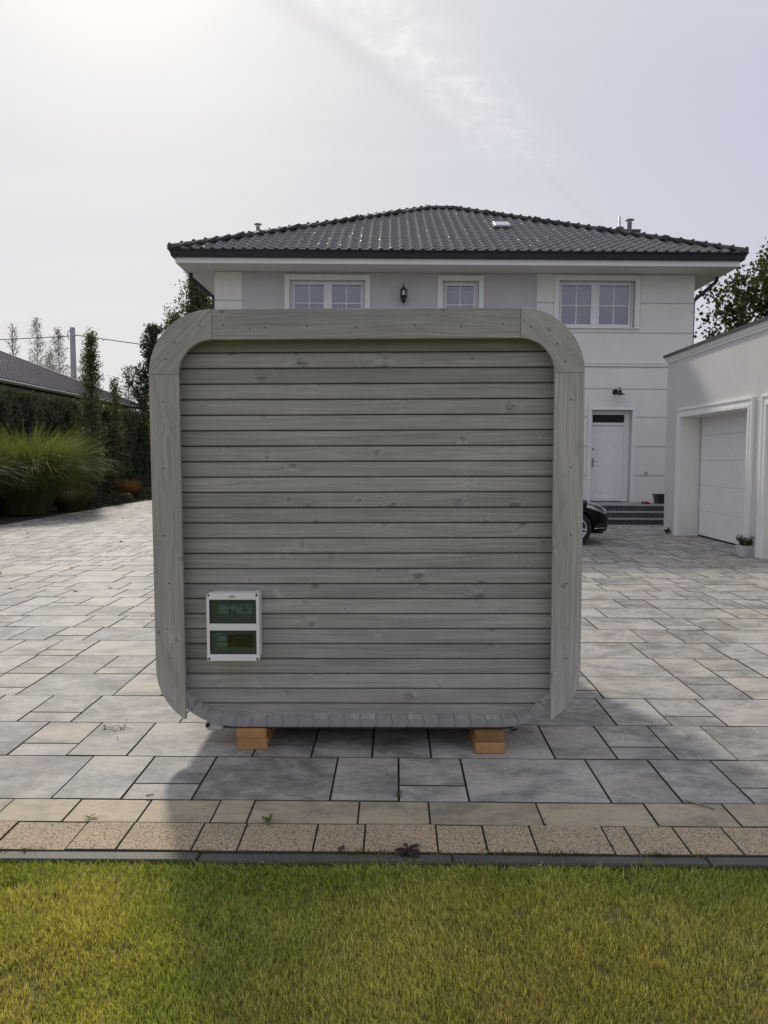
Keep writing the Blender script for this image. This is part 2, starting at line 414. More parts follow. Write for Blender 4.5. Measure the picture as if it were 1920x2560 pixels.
def bark(name, a, b):
    m, t = newmat(name)
    P = t.n('ShaderNodeTexCoord').outputs['Object']
    n = t.noise(t.sc(P, (12., 12., 3.)), 1., 4., .7)
    out(t, principled(t, t.mix(n, a, b), .9, t.bump(n, .8, .01))); return m
BARK = bark('bark', (.05, .04, .03), (.16, .13, .10)); BIRCHB = bark('birch_bark', (.16, .15, .14), (.48, .46, .43))

def render_mat(name, col, bump=.0025):
    m, t = newmat(name)
    P = t.n('ShaderNodeTexCoord').outputs['Object']
    n = t.noise(P, .8, 4., .6); f = t.noise(P, 240., 3., .65); st = t.noise(t.sc(P, (5., 5., .35)), 1., 4., .6)
    c = t.mix(t.smooth(n, .3, .7), tuple(v*.95 for v in col), tuple(min(1, v*1.03) for v in col))
    c = t.mix(t.m('MULTIPLY', t.smooth(st, .55, .75), .10), c, tuple(v*.72 for v in col))
    c = t.mix(t.m('MULTIPLY', t.smooth(f, .55, .35), .22), c, tuple(v*.70 for v in col))
    dz_ = t.n('ShaderNodeSeparateXYZ', {0: P}).outputs['Z']
    c = t.mix(t.m('MULTIPLY', t.m('MULTIPLY', t.smooth(dz_, .9, .0), t.smooth(n, .35, .6)), .14), c, (.30, .28, .25))
    out(t, principled(t, c, .9, t.bump(f, .6, bump))); return m
WHITE = render_mat('white_render', (.88, .86, .79)); LAV = render_mat('lavender_render', (.62, .585, .585))
GARW = render_mat('garage_render', (.72, .70, .665)); TRIM = plain('trim_white', (.90, .89, .845), .7, .04)
SOFF = plain('soffit', (.74, .73, .69), .8, .04)
PVC = plain('white_pvc', (.88, .87, .85), .35, .03); DOORW = plain('white_door', (.90, .885, .86), .4, .03, bump=.0006, bscale=90)
GROOVE = plain('groove_dark', (.22, .22, .215), .9, .1)
GUT = plain('anthracite_metal', (.030, .031, .036), .38, .15, Metallic=.0)
CAPM = plain('dark_flashing', (.06, .06, .065), .45, .1)
BLACKM = plain('black_metal', (.012, .012, .014), .4, .1); STEEL = plain('steel', (.45, .45, .46), .3, .1, Metallic=1.)
GALV = plain('galvanised', (.50, .50, .52), .42, .15, Metallic=.9)
DARKIN = plain('dark_interior', (.06, .06, .065), .8, .1); CURT = plain('curtain_cloth', (.52, .52, .56), .85, .05)
BLINDM = plain('blind_slat', (.62, .62, .64), .6, .05)
RUBBER = plain('rubber', (.015, .015, .016), .8, .1)
ABSW = plain('box_plastic', (.84, .84, .78), .42, .04); ABSG = plain('box_side_plastic', (.74, .73, .72), .45, .05)
MODW = plain('module_grey', (.62, .66, .62), .5, .05); MODB = plain('switch_blue', (.03, .06, .22), .4, .1)
MODK = plain('module_black', (.008, .010, .009), .9, .4, scale=60., Specular_IOR_Level=.1); INKG = plain('green_ink', (.12, .36, .06), .5, .1); INKK = plain('dark_ink', (.05, .06, .06), .6, .1)
INKW = plain('pale_ink', (.35, .37, .36), .6, .1)
def glass(name, tint, refl=.0, rough=.0):
    m, t = newmat(name)
    fr = t.n('ShaderNodeFresnel', {0: 1.52}); f = t.m('MINIMUM', t.m('ADD', fr.outputs[0], refl), 1.)
    tr = t.n('ShaderNodeBsdfTransparent', {0: tint}); gl = t.n('ShaderNodeBsdfGlossy', {0: (1, 1, 1), 1: rough})
    mx = t.n('ShaderNodeMixShader', {0: f}); t.put(mx.inputs[1], tr.outputs[0]); t.put(mx.inputs[2], gl.outputs[0]); out(t, mx); return m
PANE = glass('window_glass', (.72, .74, .78), .09); SMOKE = glass('smoked_green_lid', (.66, .79, .77), .0, .08)
TRANSOM = plain('dark_glass', (.012, .013, .016), .06, .05)

def tile_mat():
    m, t = newmat('glazed_roof_tile')
    P = t.n('ShaderNodeTexCoord').outputs['Object']; rnd = t.n('ShaderNodeObjectInfo').outputs['Random']
    n = t.noise(P, 7., 3.)
    c = t.mix(n, (.17, .157, .15), (.24, .225, .215)); c = t.mix(t.m('MULTIPLY', rnd, .4), c, (.25, .235, .225))
    p = principled(t, c, .54); p.inputs['Specular IOR Level'].default_value = .8; out(t, p); return m
TILE = tile_mat(); HIPT = plain('ridge_tile', (.085, .080, .076), .68, .25)
NTILE = plain('neighbour_tile', (.20, .17, .17), .45, .15)
CARP = plain('car_paint', (.003, .0035, .006), .30, .1, Coat_Weight=.08, Specular_IOR_Level=.14); CARG = plain('car_glass', (.01, .011, .012), .05, .05)
CHROME = plain('chrome', (.75, .75, .76), .15, .05, Metallic=1.); RIM = plain('alloy', (.70, .70, .72), .35, .08, Metallic=.5)
LAMPG = glass('lamp_glass', (.92, .93, .95), .10); LENS = plain('headlight_inner', (.82, .83, .85), .25, .15, Metallic=.2)
GRANITE = plain('split_granite', (.085, .085, .088), .75, .6, scale=28., bump=.012, bscale=22.)
TREAD = plain('granite_tread', (.33, .33, .32), .7, .12, scale=40.)
POTW = plain('pot_white', (.62, .61, .58), .6, .08); TUB = plain('navy_plastic', (.012, .015, .04), .45, .1); REDP = plain('red_rubber', (.42, .03, .03), .5, .15)
CONC = plain('pole_concrete', (.36, .35, .34), .9, .12); WIRE = plain('wire', (.02, .02, .02), .6, .1)
DRYLEAF = plain('dry_leaf', (.36, .19, .07), .8, .3, scale=40.); DEADP = plain('withered_leaf', (.10, .065, .065), .8, .3, scale=30.); TWIG = plain('twig', (.30, .25, .19), .85, .2, scale=30.)
FITTING = plain('fitting_plastic', (.55, .52, .46), .5, .1)

# ================================================================== SETTING
def sheet(name, x0, x1, y0, y1, z, mat):
    o = link(name, MB().add([(x0,y0,z),(x1,y0,z),(x1,y1,z),(x0,y1,z)], [(0,1,2,3)]).mesh(name, fixn=False), mat)
    return tag(o, kind='structure')
ground = sheet('ground', -400, 400, -300, 700, -.09, FIELD)
lawn = sheet('lawn', -14, 14, -8, 2.968, -.045, LAWNSOIL)
bed = sheet('flower_bed', -16, -9.47, 6, 60, -.02, SOIL)

# ---- driveway: slabs in courses
ROW0, ROWH = 3.497, .524
driveway = tag(MB().add([(-9.44,3.0,-.014),(9.5,3.0,-.014),(9.5,20.9,-.014),(-9.44,20.9,-.014),
                         (-9.44,20.9,-.014),(-4.95,20.9,-.014),(-4.95,48,-.014),(-9.44,48,-.014)], [(0,1,2,3),(4,5,6,7)])
               .build('driveway', JOINT, fixn=False), kind='structure')

def slab_geo(x0, x1, y0, y1, h=.0, gap=.0035, ch=.003, zt=0., tilt=(0,0)):
    x0 += gap; x1 -= gap; y0 += gap; y1 -= gap
    def z(x, y): return zt + h + tilt[0]*(x-(x0+x1)/2) + tilt[1]*(y-(y0+y1)/2)
    vs = []
    for dz, i in ((0, ch), (-ch, 0), (-.05, 0)):
        for x, y in ((x0+i,y0+i),(x1-i,y0+i),(x1-i,y1-i),(x0+i,y1-i)): vs.append((x, y, z(x, y)+dz))
    fs = [(0,1,2,3)] + [(a+4, (a+1) % 4+4, (a+1) % 4, a) for a in range(4)] + [(a+8, (a+1) % 4+8, (a+1) % 4+4, a+4) for a in range(4)]
    return vs, fs
def slab_mesh(name, parts, mat=None):
    me = bpy.data.meshes.new(name); V = []; F = []; A = []
    for (vs, fs, r) in parts:
        b = len(V); V += vs; F += [tuple(i+b for i in f) for f in fs]; A += [r]*len(vs)
    me.from_pydata(V, [], F)
    at = me.attributes.new('rnd', 'FLOAT_VECTOR', 'POINT'); at.data.foreach_set('vector', np.array(A, np.float32).ravel())
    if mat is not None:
        me.materials.append(mat); me.materials.append(JOINT)          # soil-stained sides; chamfers dark for dirt and painted-in edge shade; clean top
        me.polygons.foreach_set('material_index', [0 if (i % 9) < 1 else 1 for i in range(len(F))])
    return me

slabs = []        # (x0,x1,y0,y1)
def course(y, xs):
    """xs: list of (x0, x1, split) """
    for x0, x1, sp in xs:
        if sp:
            ym = y + ROWH*(.34 if sp == 1 else .66)
            slabs.append((x0, x1, y, ym)); slabs.append((x0, x1, ym, y+ROWH))
        else: slabs.append((x0, x1, y, y+ROWH))
U = .331
def fill(y, xa, xb, start):
    x = start; seq = []
    ph = R.randrange(3)
    while x < xb:
        k = ph % 3 if R.random() < .82 else R.randrange(3)
        ph += 1
        if k == 0: seq.append((x, x+2*U, 0)); x += 2*U
        elif k == 1: seq.append((x, x+U, 0)); x += U
        else: seq.append((x, x+U, 1 if R.random() < .8 else 2)); x += U
    course(y, [(max(a, xa), min(b, xb), s) for a, b, s in seq if min(b, xb)-max(a, xa) > .05])
known = {
 0: [(-2.276,-1.618,0),(-1.618,-1.288,0),(-1.288,-.954,1),(-.954,-.303,0),(-.303,.021,0),(.021,.351,1),(.351,1.015,0),(1.015,1.346,0),(1.346,1.677,0),(1.677,2.008,1)],
 1: [(-2.42,-2.094,0),(-2.094,-1.772,1),(-1.772,-1.445,0),(-1.445,-.768,0),(-.768,-.449,1),(-.449,-.121,0),(-.121,.197,0),(.197,.861,0),(.861,1.193,0),(1.193,1.515,1),(1.515,1.831,0),(1.831,2.49,0)],
}
for i in range(85):
    y = ROW0 + ROWH*i
    if y > 46: break
    xb = 9.4 if y < 8.4 else (6.34 if y < 16.4 else (7.5 if y < 19 else -5.0)); xa = -9.33
    if 18.4 < y < 21: xb = 5.9 if y < 18.6 else -5.0
    if i in known:
        k = known[i]; course(y, k)
        fill(y, k[-1][1], xb, k[-1][1])
        x = k[0][0]
        while x > xa:
            w = U*R.choice((1, 1, 2)); course(y, [(max(x-w, xa), x, 1 if (w == U and R.random() < .5) else 0)]); x -= w
    else: fill(y, xa, xb, xa - R.random()*1.3)
def visible_rank(s):
    x = (s[0]+s[1])/2; y = (s[2]+s[3])/2
    if abs(x+.0145*y) > .515*y+.2 or y < 2: return -1
    k = 4.12/y; xs = x*k; zs = CAM_H*(1-k)                 # where the sight line crosses the cabin front
    if y > 4.6 and -1.27 < xs < .98 and zs > .2: return -1
    if y > 13 and x > 0: 
        if y > 14.2 and x < 3.6: return -1
    return (s[1]-s[0])*(s[3]-s[2])/y**3
order = sorted(range(len(slabs)), key=lambda i: -visible_rank(slabs[i]))
rest = []
def rv(y):
    return (R.random(), max(0, min(1, R.random()*1.3-.25)), R.random())
for n, i in enumerate(order):
    s = slabs[i]
    vs, fs = slab_geo(*s, h=R.uniform(-.0015, .0015), tilt=(R.uniform(-.003, .003), R.uniform(-.003, .003)), gap=R.uniform(.0024, .0038), ch=.0026+.0006*min(6, max(0, s[2]-4)))
    if n < 300 and visible_rank(s) > 0:
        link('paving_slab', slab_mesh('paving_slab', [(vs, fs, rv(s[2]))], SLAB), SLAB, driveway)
    else: rest.append((vs, fs, rv(s[2])))
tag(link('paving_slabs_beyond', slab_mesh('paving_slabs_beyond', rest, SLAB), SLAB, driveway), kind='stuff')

# ---- border courses and kerb along the lawn
border = tag(MB().add([(-9.44,2.97,-.0165),(9.5,2.97,-.0165),(9.5,3.02,-.0165),(-9.44,3.02,-.0165)], [(0,1,2,3)]).build('driveway_border', JOINT, fixn=False), kind='structure')
def strip(name, joints, y0, y1, mat, wmin, wmax, parent, zt=0., ch=.004, gap=.004):
    xs = list(joints)
    while xs[0] > -6: xs.insert(0, xs[0]-R.uniform(wmin, wmax))
    while xs[-1] < 6: xs.append(xs[-1]+R.uniform(wmin, wmax))
    for a, b in zip(xs, xs[1:]):
        vs, fs = slab_geo(a, b, y0+R.uniform(-.002, .002), y1+R.uniform(-.002, .002), h=R.uniform(-.002, .002), gap=gap, ch=ch, zt=zt, tilt=(R.uniform(-.004, .004), R.uniform(-.006, .006)))
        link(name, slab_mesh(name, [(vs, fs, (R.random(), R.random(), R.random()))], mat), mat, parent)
strip('sandy_slab', [-1.789,-1.469,-1.139,-.813,-.652,-.162,.158,.658,1.157,1.518], 3.270, 3.497, BORD, .3, .5, border, ch=.0025, gap=.0022)
strip('aggregate_stone', [-1.656,-1.351,-1.142,-.833,-.645,-.334,-.126,.18,.382,.586,.9,.999,1.208,1.42], 3.030, 3.270, AGG, .19, .31, border, ch=.0025, gap=.002)
strip('kerb_stone', [-1.79,-.791,.234,1.256], 2.958, 3.028, KERB, 1., 1.001, border, zt=-.004, ch=.006, gap=.002)
xs = [18.0-1.0*k for k in range(14)]
edging = tag(MB().box(-9.47, -9.44, 5.9, 6.0, -.05, -.02).build('path_edging', KERB), kind='structure')
for k in range(40):
    vs, fs = slab_geo(-9.41, -9.335, 6+k, 7+k, gap=.002, ch=.005, zt=.004)
    link('edging_stone', slab_mesh('edging_stone', [(vs, fs, (R.random(), .9, R.random()))]), SLAB, edging)

# ---- grass of the lawn
def blades(n, xr, yr, hscale=1., wscale=1., seed=1):
    g = np.random.default_rng(seed)
    x = g.uniform(*xr, n); y = g.uniform(yr[0], yr[1], n)
    dens = vnoise(x*9, y*9, 3)*.6 + vnoise(x*22, y*22, 4)*.4
    keep = g.random(n) < np.clip((dens-.10)*4.5, .25, 1)
    x, y = x[keep], y[keep]; n = len(x)
    edge = np.clip(1-(2.965-y)/.26, 0, 1)*(.45+.9*vnoise(x*2.2, y*2, 12))
    tall = vnoise(x*3, y*3, 5)
    clump = vnoise(x*16, y*16, 15)
    h = (.011+.018*g.random(n)+.005*tall+.007*clump+.016*edge*g.random(n))*hscale
    az = g.uniform(0, 2*np.pi, n)
    lean = (.15+.75*g.random(n))*h*(1+.4*edge)
    # blades lie over in local swathes
    sw = vnoise(x*2.5, y*2.5, 8)*6.28
    lx = np.cos(az)*lean*.8+np.cos(sw)*lean*.25; ly = np.sin(az)*lean*.8+np.sin(sw)*lean*.25
    w = g.uniform(.0009, .0019, n)*wscale*(1+.25*edge)
    wa = g.uniform(0, 2*np.pi, n); wx = np.cos(wa)*w; wy = np.sin(wa)*w
    z0 = np.full(n, -.047)
    V = np.empty((n, 5, 3))
    V[:, 0] = np.stack([x-wx, y-wy, z0], 1); V[:, 1] = np.stack([x+wx, y+wy, z0], 1)
    mx, my, mz = x+lx*.35, y+ly*.35, z0+h*.62
    V[:, 2] = np.stack([mx-wx*.8, my-wy*.8, mz], 1); V[:, 3] = np.stack([mx+wx*.8, my+wy*.8, mz], 1)
    V[:, 4] = np.stack([x+lx, y+ly, z0+h], 1)
    base = np.arange(n)[:, None]*5
    F = np.concatenate([base+np.array([[0, 1, 3]]), base+np.array([[0, 3, 2]]), base+np.array([[2, 3, 4]])])
    yel = np.clip(vnoise(x*1.7, y*1.7, 6)*.65+vnoise(x*7, y*7, 7)*.45+.04 + g.normal(0, .24, n) - .55*edge, 0, 1)[:, None]
    c = np.array([.330, .430, .065])*(1-yel)+np.array([.800, .730, .190])*yel
    patch = np.clip((vnoise(x*2.6+9, y*2.6, 17)-.62)*3, 0, 1)
    straw = (g.random(n) < .09+.20*patch+.05*(vnoise(x*5, y*5, 9) > .6))[:, None]
    c = np.where(straw, np.array([.74, .60, .32])*g.uniform(.6, 1.1, (n, 1)), c)
    c = c*g.uniform(.40, 1.30, (n, 1))
    C = np.repeat(c[:, None], 5, 1); C[:, :2] *= np.array([.60, .60, .50]); C[:, 4] *= 1.2  # shade painted into the blade feet, light into the tips
    return V.reshape(-1, 3), F, C.reshape(-1, 3)
def join(parts):
    V = []; F = []; C = []; b = 0
    for v, f, c in parts: V.append(v); F.append(f+b); C.append(c); b += len(v)
    return np.concatenate(V), np.concatenate(F), np.concatenate(C)
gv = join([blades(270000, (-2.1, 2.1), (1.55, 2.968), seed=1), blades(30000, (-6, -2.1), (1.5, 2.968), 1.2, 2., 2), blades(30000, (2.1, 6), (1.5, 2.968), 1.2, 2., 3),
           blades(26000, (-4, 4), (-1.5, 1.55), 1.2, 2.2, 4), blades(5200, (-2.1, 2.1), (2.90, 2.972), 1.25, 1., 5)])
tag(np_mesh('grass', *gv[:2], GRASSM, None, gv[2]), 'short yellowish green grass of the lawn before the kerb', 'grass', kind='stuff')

# ---- moss and thin grass growing out of the border joints
def tuft(n, c, r, h, g, col, spread=.8, w=.0016):
    V = []; F = []; C = []
    a = g.uniform(0, 2*np.pi, n); rr = r*np.sqrt(g.random(n)); hh = h*g.uniform(.4, 1.1, n); l = hh*g.uniform(.2, 1, n)*spread
    b = g.uniform(0, 2*np.pi, n)
    for i in range(n):
        x = c[0]+rr[i]*math.cos(a[i]); y = c[1]+rr[i]*math.sin(a[i])*.35; k = len(V)*1
        wx, wy = w*math.cos(b[i]+1.57), w*math.sin(b[i]+1.57); dx, dy = l[i]*math.cos(b[i]), l[i]*math.sin(b[i])
        V += [(x-wx,y-wy,c[2]),(x+wx,y+wy,c[2]),(x+dx*.4+wx,y+dy*.4+wy,c[2]+hh[i]*.7),(x+dx*.4-wx,y+dy*.4-wy,c[2]+hh[i]*.7),(x+dx,y+dy,c[2]+hh[i])]
        F += [(k,k+1,k+2),(k,k+2,k+3),(k+3,k+2,k+4)]
        cc = np.array(col)*g.uniform(.6, 1.3); C += [cc]*5
    return np.array(V), np.array(F), np.array(C)
mp = []
for x in (-.80,-.13,-.126,.04,.17,.40,.44,.62,.70,.76,1.0,1.05,1.12,1.25,-1.5,-1.62,-.05,.02): 
    mp.append(tuft(26, (x+R.uniform(-.03,.03), 3.026, -.012), .05, .028, NR, (.10, .10, .03) if R.random() < .6 else (.26, .22, .11)))
for x, y in ((-.303,3.72),(-.303,3.9),(.021,3.6),(.021,3.55),(.16,3.40),(.658,3.33),(.665,3.28),(.351,3.7),(-.126,3.15),(.18,3.2),(.382,3.06),(.586,3.07),(-.652,3.35),(.16,3.28),(.9,3.1)):
    mp.append(tuft(16, (x, y, -.012), .018, .016, NR, (.075, .085, .022)))
mo = join(mp)
tag(np_mesh('joint_moss', mo[0], mo[1], GRASSM, None, mo[2]), 'moss and thin dry grass in the border joints', 'moss', kind='stuff')

# ================================================================== SAUNA CABIN
SX = -.1465                               # centre line
sroot = empty('sauna_cabin', (SX, 4.10, 0)); sroot.rotation_euler = (0, -.0045, 0)
tag(sroot, 'grey stained timber cabin with rounded corners standing on beams on the driveway', 'cabin')
YF = .0; FT = .027                        # local y: frame front at 0
OW, ZT = 1.152, 2.387                     # outer half width, top
FB = .158; RO = .34
DEPTH = 2.25
# ring of staves
RW, RZ0, RZ1, RR, TH = OW-.02, .130, 2.367, .40, .045
def ring_joints():
    """list of (point outer, outward normal) around, starting bottom left going right"""
    J = []
    nb, ns, nc = 17, 17, 7
    L = 2*(RW-RR); H = RZ1-RZ0-2*RR
    for i in range(nb): J.append(((-RW+RR+L*i/nb, RZ0), (0, -1)))
    def arc(cx, cz, a0):
        for i in range(nc):
            a = a0+math.pi/2*i/nc; J.append(((cx+RR*math.cos(a), cz+RR*math.sin(a)), (math.cos(a), math.sin(a))))
    arc(RW-RR, RZ0+RR, -math.pi/2)
    for i in range(ns): J.append(((RW, RZ0+RR+H*i/ns), (1, 0)))
    arc(RW-RR, RZ1-RR, 0)
    for i in range(nb): J.append(((RW-RR-L*i/nb, RZ1), (0, 1)))
    arc(-RW+RR, RZ1-RR, math.pi/2)
    for i in range(ns): J.append(((-RW, RZ1-RR-H*i/ns), (-1, 0)))
    arc(-RW+RR, RZ0+RR, math.pi)
    return J
J = ring_joints()
def joint_line(j, side):
    (px, pz), (nx, nz) = j
    tx, tz = -nz, nx                       # direction of travel along the ring
    pts = []
    for k in range(6):
        u = k/5; b = .0095*math.sin(math.pi*u) + side*.0009
        e = .0012 if k in (0, 5) else 0
        pts.append((px-nx*TH*u+tx*(b+side*e), pz-nz*TH*u+tz*(b+side*e)))
    return pts
for i in range(len(J)):
    a = joint_line(J[i], 1); b = joint_line(J[(i+1) % len(J)], -1)
    poly = a + b[::-1]
    cx = sum(p[0] for p in poly)/12; cz = sum(p[1] for p in poly)/12
    mb = MB(); fr = FT + .0015 + R.uniform(0, .002)
    mb.prism([(-(p[0]-cx), p[1]-cz) for p in poly], 'x', fr, DEPTH)
    o = mb.build('stave', WOOD, sroot); o.data.materials.append(ENDG)
    for p_ in o.data.polygons:
        if abs(p_.normal.x) > .9: p_.material_index = 1
    o.rotation_euler = (0, 0, math.pi/2); o.location = (cx, 0, cz)

# front and back wall of horizontal boards
def half(z):
    """half width of the stave ring's middle surface at height z"""
    r = RR-TH*.5; w = RW-TH*.5
    zb = RZ0+TH*.5; zt = RZ1-TH*.5
    if z < zb+r: q = max(0, r*r-(zb+r-z)**2); return w-r+math.sqrt(q)
    if z > zt-r: q = max(0, r*r-(z-zt+r)**2); return w-r+math.sqrt(q)
    return w
YP = FT+.078
BP = .08424
zs = [2.0904+BP*k for k in range(3, -30, -1)]
def board_row(ypl, sign):
    for zt_, zb_ in zip(zs, zs[1:]):
        a, b = min(zt_, RZ1-TH*.5-.001), max(zb_, RZ0+TH*.5+.001)
        if a-b < .02: continue
        g = .0023; c = .0075
        prof = [(b+g, .016), (b+g, .0050), (b+g+.0045, .0), (a-g-c, .0), (a-g-.0012, .0085), (a-g, .016)]   # (z, y): chamfered long edges
        zc = (a+b)/2; vs = []; n = len(prof)
        warp_ = R.uniform(-.0008, .0008)
        for sx in (-1, 1):
            for z, y in prof: vs.append((sx*half(z), ypl+sign*(y+warp_), z))
        fs = [(i, (i+1) % n, n+(i+1) % n, n+i) for i in range(n)] + [tuple(range(n))[::-1], tuple(range(n, 2*n))]
        o = MB().add([(v[0], v[1], v[2]-zc) for v in vs], fs).build('wall_board', WOOD, sroot); o.location = (0, 0, zc)
board_row(YP, 1); board_row(DEPTH-.08, -1)
# dark membrane behind the boards
bk = []
for cx, cz, a0 in ((RW-RR, RZ0+RR, -90), (RW-RR, RZ1-RR, 0), (-RW+RR, RZ1-RR, 90), (-RW+RR, RZ0+RR, 180)):
    for k in range(7):
        a = rad(a0+15*k); bk.append((cx+(RR-TH*.6)*math.cos(a), cz+(RR-TH*.6)*math.sin(a)))
MB().prism(bk, 'y', YP+.0125, YP+.022).build('membrane', plain('membrane', (.05, .048, .044), .9), sroot)
# fascia frame pieces: each in a local frame whose x runs along the grain
def frame_piece(name, poly, ang, cen, screws, label=None):
    ca, sa = math.cos(ang), math.sin(ang)
    loc = [((p[0]-cen[0])*ca+(p[1]-cen[1])*sa, -(p[0]-cen[0])*sa+(p[1]-cen[1])*ca) for p in poly]
    o = MB().prism(loc, 'y', 0, FT).build(name, WOOD, sroot, bevel=.0022)
    o.location = (cen[0], 0, cen[1]); o.rotation_euler = (0, -ang, 0)
    for sx, sz in screws:
        lx = (sx-cen[0])*ca+(sz-cen[1])*sa; lz = -(sx-cen[0])*sa+(sz-cen[1])*ca
        m = MB().prism([(lx+.0042*math.cos(k*math.pi/4), lz+.0042*math.sin(k*math.pi/4)) for k in range(8)], 'y', -.0008, .004)
        m.build('screw', BLACKM, o)
    return o
IW = OW-FB; IZ = ZT-FB; RI = RO-FB; gp = .0008
TL = OW-RO
frame_piece('fascia_board', [(-TL+gp, IZ), (TL-gp, IZ), (TL-gp, ZT), (-TL+gp, ZT)], 0, (0, ZT-FB/2),
            [(-.75, IZ+.075), (-.61, IZ+.055), (-.53, IZ+.06), (-.31, IZ+.066), (-.05, IZ+.062), (.26, IZ+.068), (.50, IZ+.06), (.72, IZ+.075)])
for s in (-1, 1):
    cx, cz = s*TL, ZT-RO
    outp = [(cx+s*(RO*math.sin(rad(a))), cz+RO*math.cos(rad(a))) for a in np.linspace(0, 90, 17)]
    inn = [(cx+s*(RI*math.sin(rad(a))), cz+RI*math.cos(rad(a))) for a in np.linspace(90, 0, 13)]
    outp[0] = (outp[0][0]+s*gp, outp[0][1]); inn[-1] = (inn[-1][0]+s*gp, inn[-1][1])
    pc = (cx+s*.19, cz+.19)
    scr = [(cx+s*.26*math.sin(rad(a)), cz+.26*math.cos(rad(a))) for a in (14, 50, 72)] if s < 0 else [(cx+s*.245*math.sin(rad(a)), cz+.245*math.cos(rad(a))) for a in (12, 52, 76)]
    frame_piece('corner_board', outp+inn, -s*math.pi/4, pc, scr)
    # upright board with its lower outer corner rounded off
    zst = RZ0-.005+RO
    pp = [(s*IW, cz-gp), (s*OW, cz-gp)]
    for k in range(13):
        a = rad(0+k*7.5); x = OW-RO+RO*math.cos(a); z = zst-RO*math.sin(a)
        if x < IW: break
        pp.append((s*x, z))
    dz = math.sqrt(RO*RO-(IW-OW+RO)**2); pp.append((s*IW, zst-dz))
    frame_piece('upright_board', pp, math.pi/2, (s*(OW-FB/2), 1.2),
                [(s*(OW-FB*f), z) for f, z in ((.45, 1.905), (.42, 1.55), (.40, 1.19), (.52, .93), (.45, .68), (.50, .52))])
# bearers under the floor
MB().box(-.80, .80, FT+.03, FT+.09, .112, .129).build('bearer', plain('dark_bearer', (.06, .055, .05), .9), sroot)
MB().box(-.80, .80, DEPTH-.12, DEPTH-.06, .112, .129).build('bearer', MATS['dark_bearer'], sroot)
# drain fitting tucked under the left curve
dm = MB(); dm.box(-.90, -.80, .05, .14, .098, .155); dm.build('drain_fitting', FITTING, sroot, bevel=.012)
MB().tube([(-.885, .03, .135), (-.885, .08, .135)], .011, 12).build('drain_spout', BLACKM, sroot)

# timber beams under the cabin, two on each side
for x0, x1, yf, side in ((-.866, -.703, 4.122, 'left'), (.439, .600, 4.085, 'right')):
    for lvl in (0, 1):
        dxx = R.uniform(-.002, .002)+(0 if lvl == 0 else -.004 if x0 < 0 else 0); yy = yf+(.006 if lvl else 0)
        mb = MB().box((x0-x1)/2, (x1-x0)/2, 0, 2.2, 0, .0545 if lvl else .0605)
        o = mb.build('timber_beam', PINED if (lvl and x0 > 0) else PINE, bevel=.0028)
        o.location = ((x0+x1)/2+dxx, yy, .0005+lvl*.061)
        tag(o, ('upper ' if lvl else 'lower ')+('darkened' if (lvl and x0 > 0) else 'raw')+' pine beam under the '+side+' side of the grey cabin', 'beam', 'pine beams under the cabin')

# ---- electrical distribution box on the cabin wall
bx = empty('distribution_box', (-.874, 4.086, .691)); bx.rotation_euler = (0, -.004, rad(-.3))
tag(bx, 'white plastic distribution box with two smoked lids on the cabin wall', 'electrical box')
hw, hh, bd = .142, .185, .112
def rrect(w, h, r, n=5, cx=0, cz=0):
    p = []
    for sx, sz, a0 in ((1, -1, -90), (1, 1, 0), (-1, 1, 90), (-1, -1, 180)):
        for k in range(n): a = rad(a0+90*k/(n-1)); p.append((cx+sx*(w-r)+r*math.cos(a), cz+sz*(h-r)+r*math.sin(a)))
    return p
MB().prism(rrect(hw-.004, hh-.004, .014), 'y', .038, bd).build('back_box', ABSG, bx, bevel=.003)
MB().prism(rrect(hw-.001, hh-.001, .015), 'y', .030, .037).build('seal_rim', ABSG, bx, bevel=.002)
# cover with two openings: front skin strips + skirt
cov = MB()
wz = [(-.150, -.018), (.018, .150)]; wx0, wx1 = -.127, .127
mb = cov
for (x0, x1, z0, z1) in ((-hw+.014, hw-.014, .150, hh), (-hw+.014, hw-.014, -hh, -.150), (-hw+.014, hw-.014, -.018, .018)):
    mb.box(x0, x1, 0, .029, z0, z1)
mb.box(-hw, wx0, .0004, .0286, -hh+.014, hh-.014); mb.box(wx1, hw, .0004, .0286, -hh+.014, hh-.014)
cv = cov.build('cover', ABSW, bx)
for sx in (-1, 1):
    for sz in (-1, 1):
        MB().prism([(sx*(hw-.014)+.014*(0 if k == 3 else math.cos(rad(30*k)))*sx, sz*(hh-.014)+.014*(0 if k == 3 else math.sin(rad(30*k)))*sz) for k in range(4)] + [(sx*(hw-.014), sz*(hh-.014)+.014*sz), (sx*(hw-.014), sz*(hh-.014))], 'y', .0002, .0288).build('cover_corner', ABSW, cv)
        MB().prism([(sx*(hw-.0115)+.0058*math.cos(k*math.pi/6), sz*(hh-.012)+.0058*math.sin(k*math.pi/6)) for k in range(12)], 'y', -.0016, .01).build('screw', BLACKM, bx)
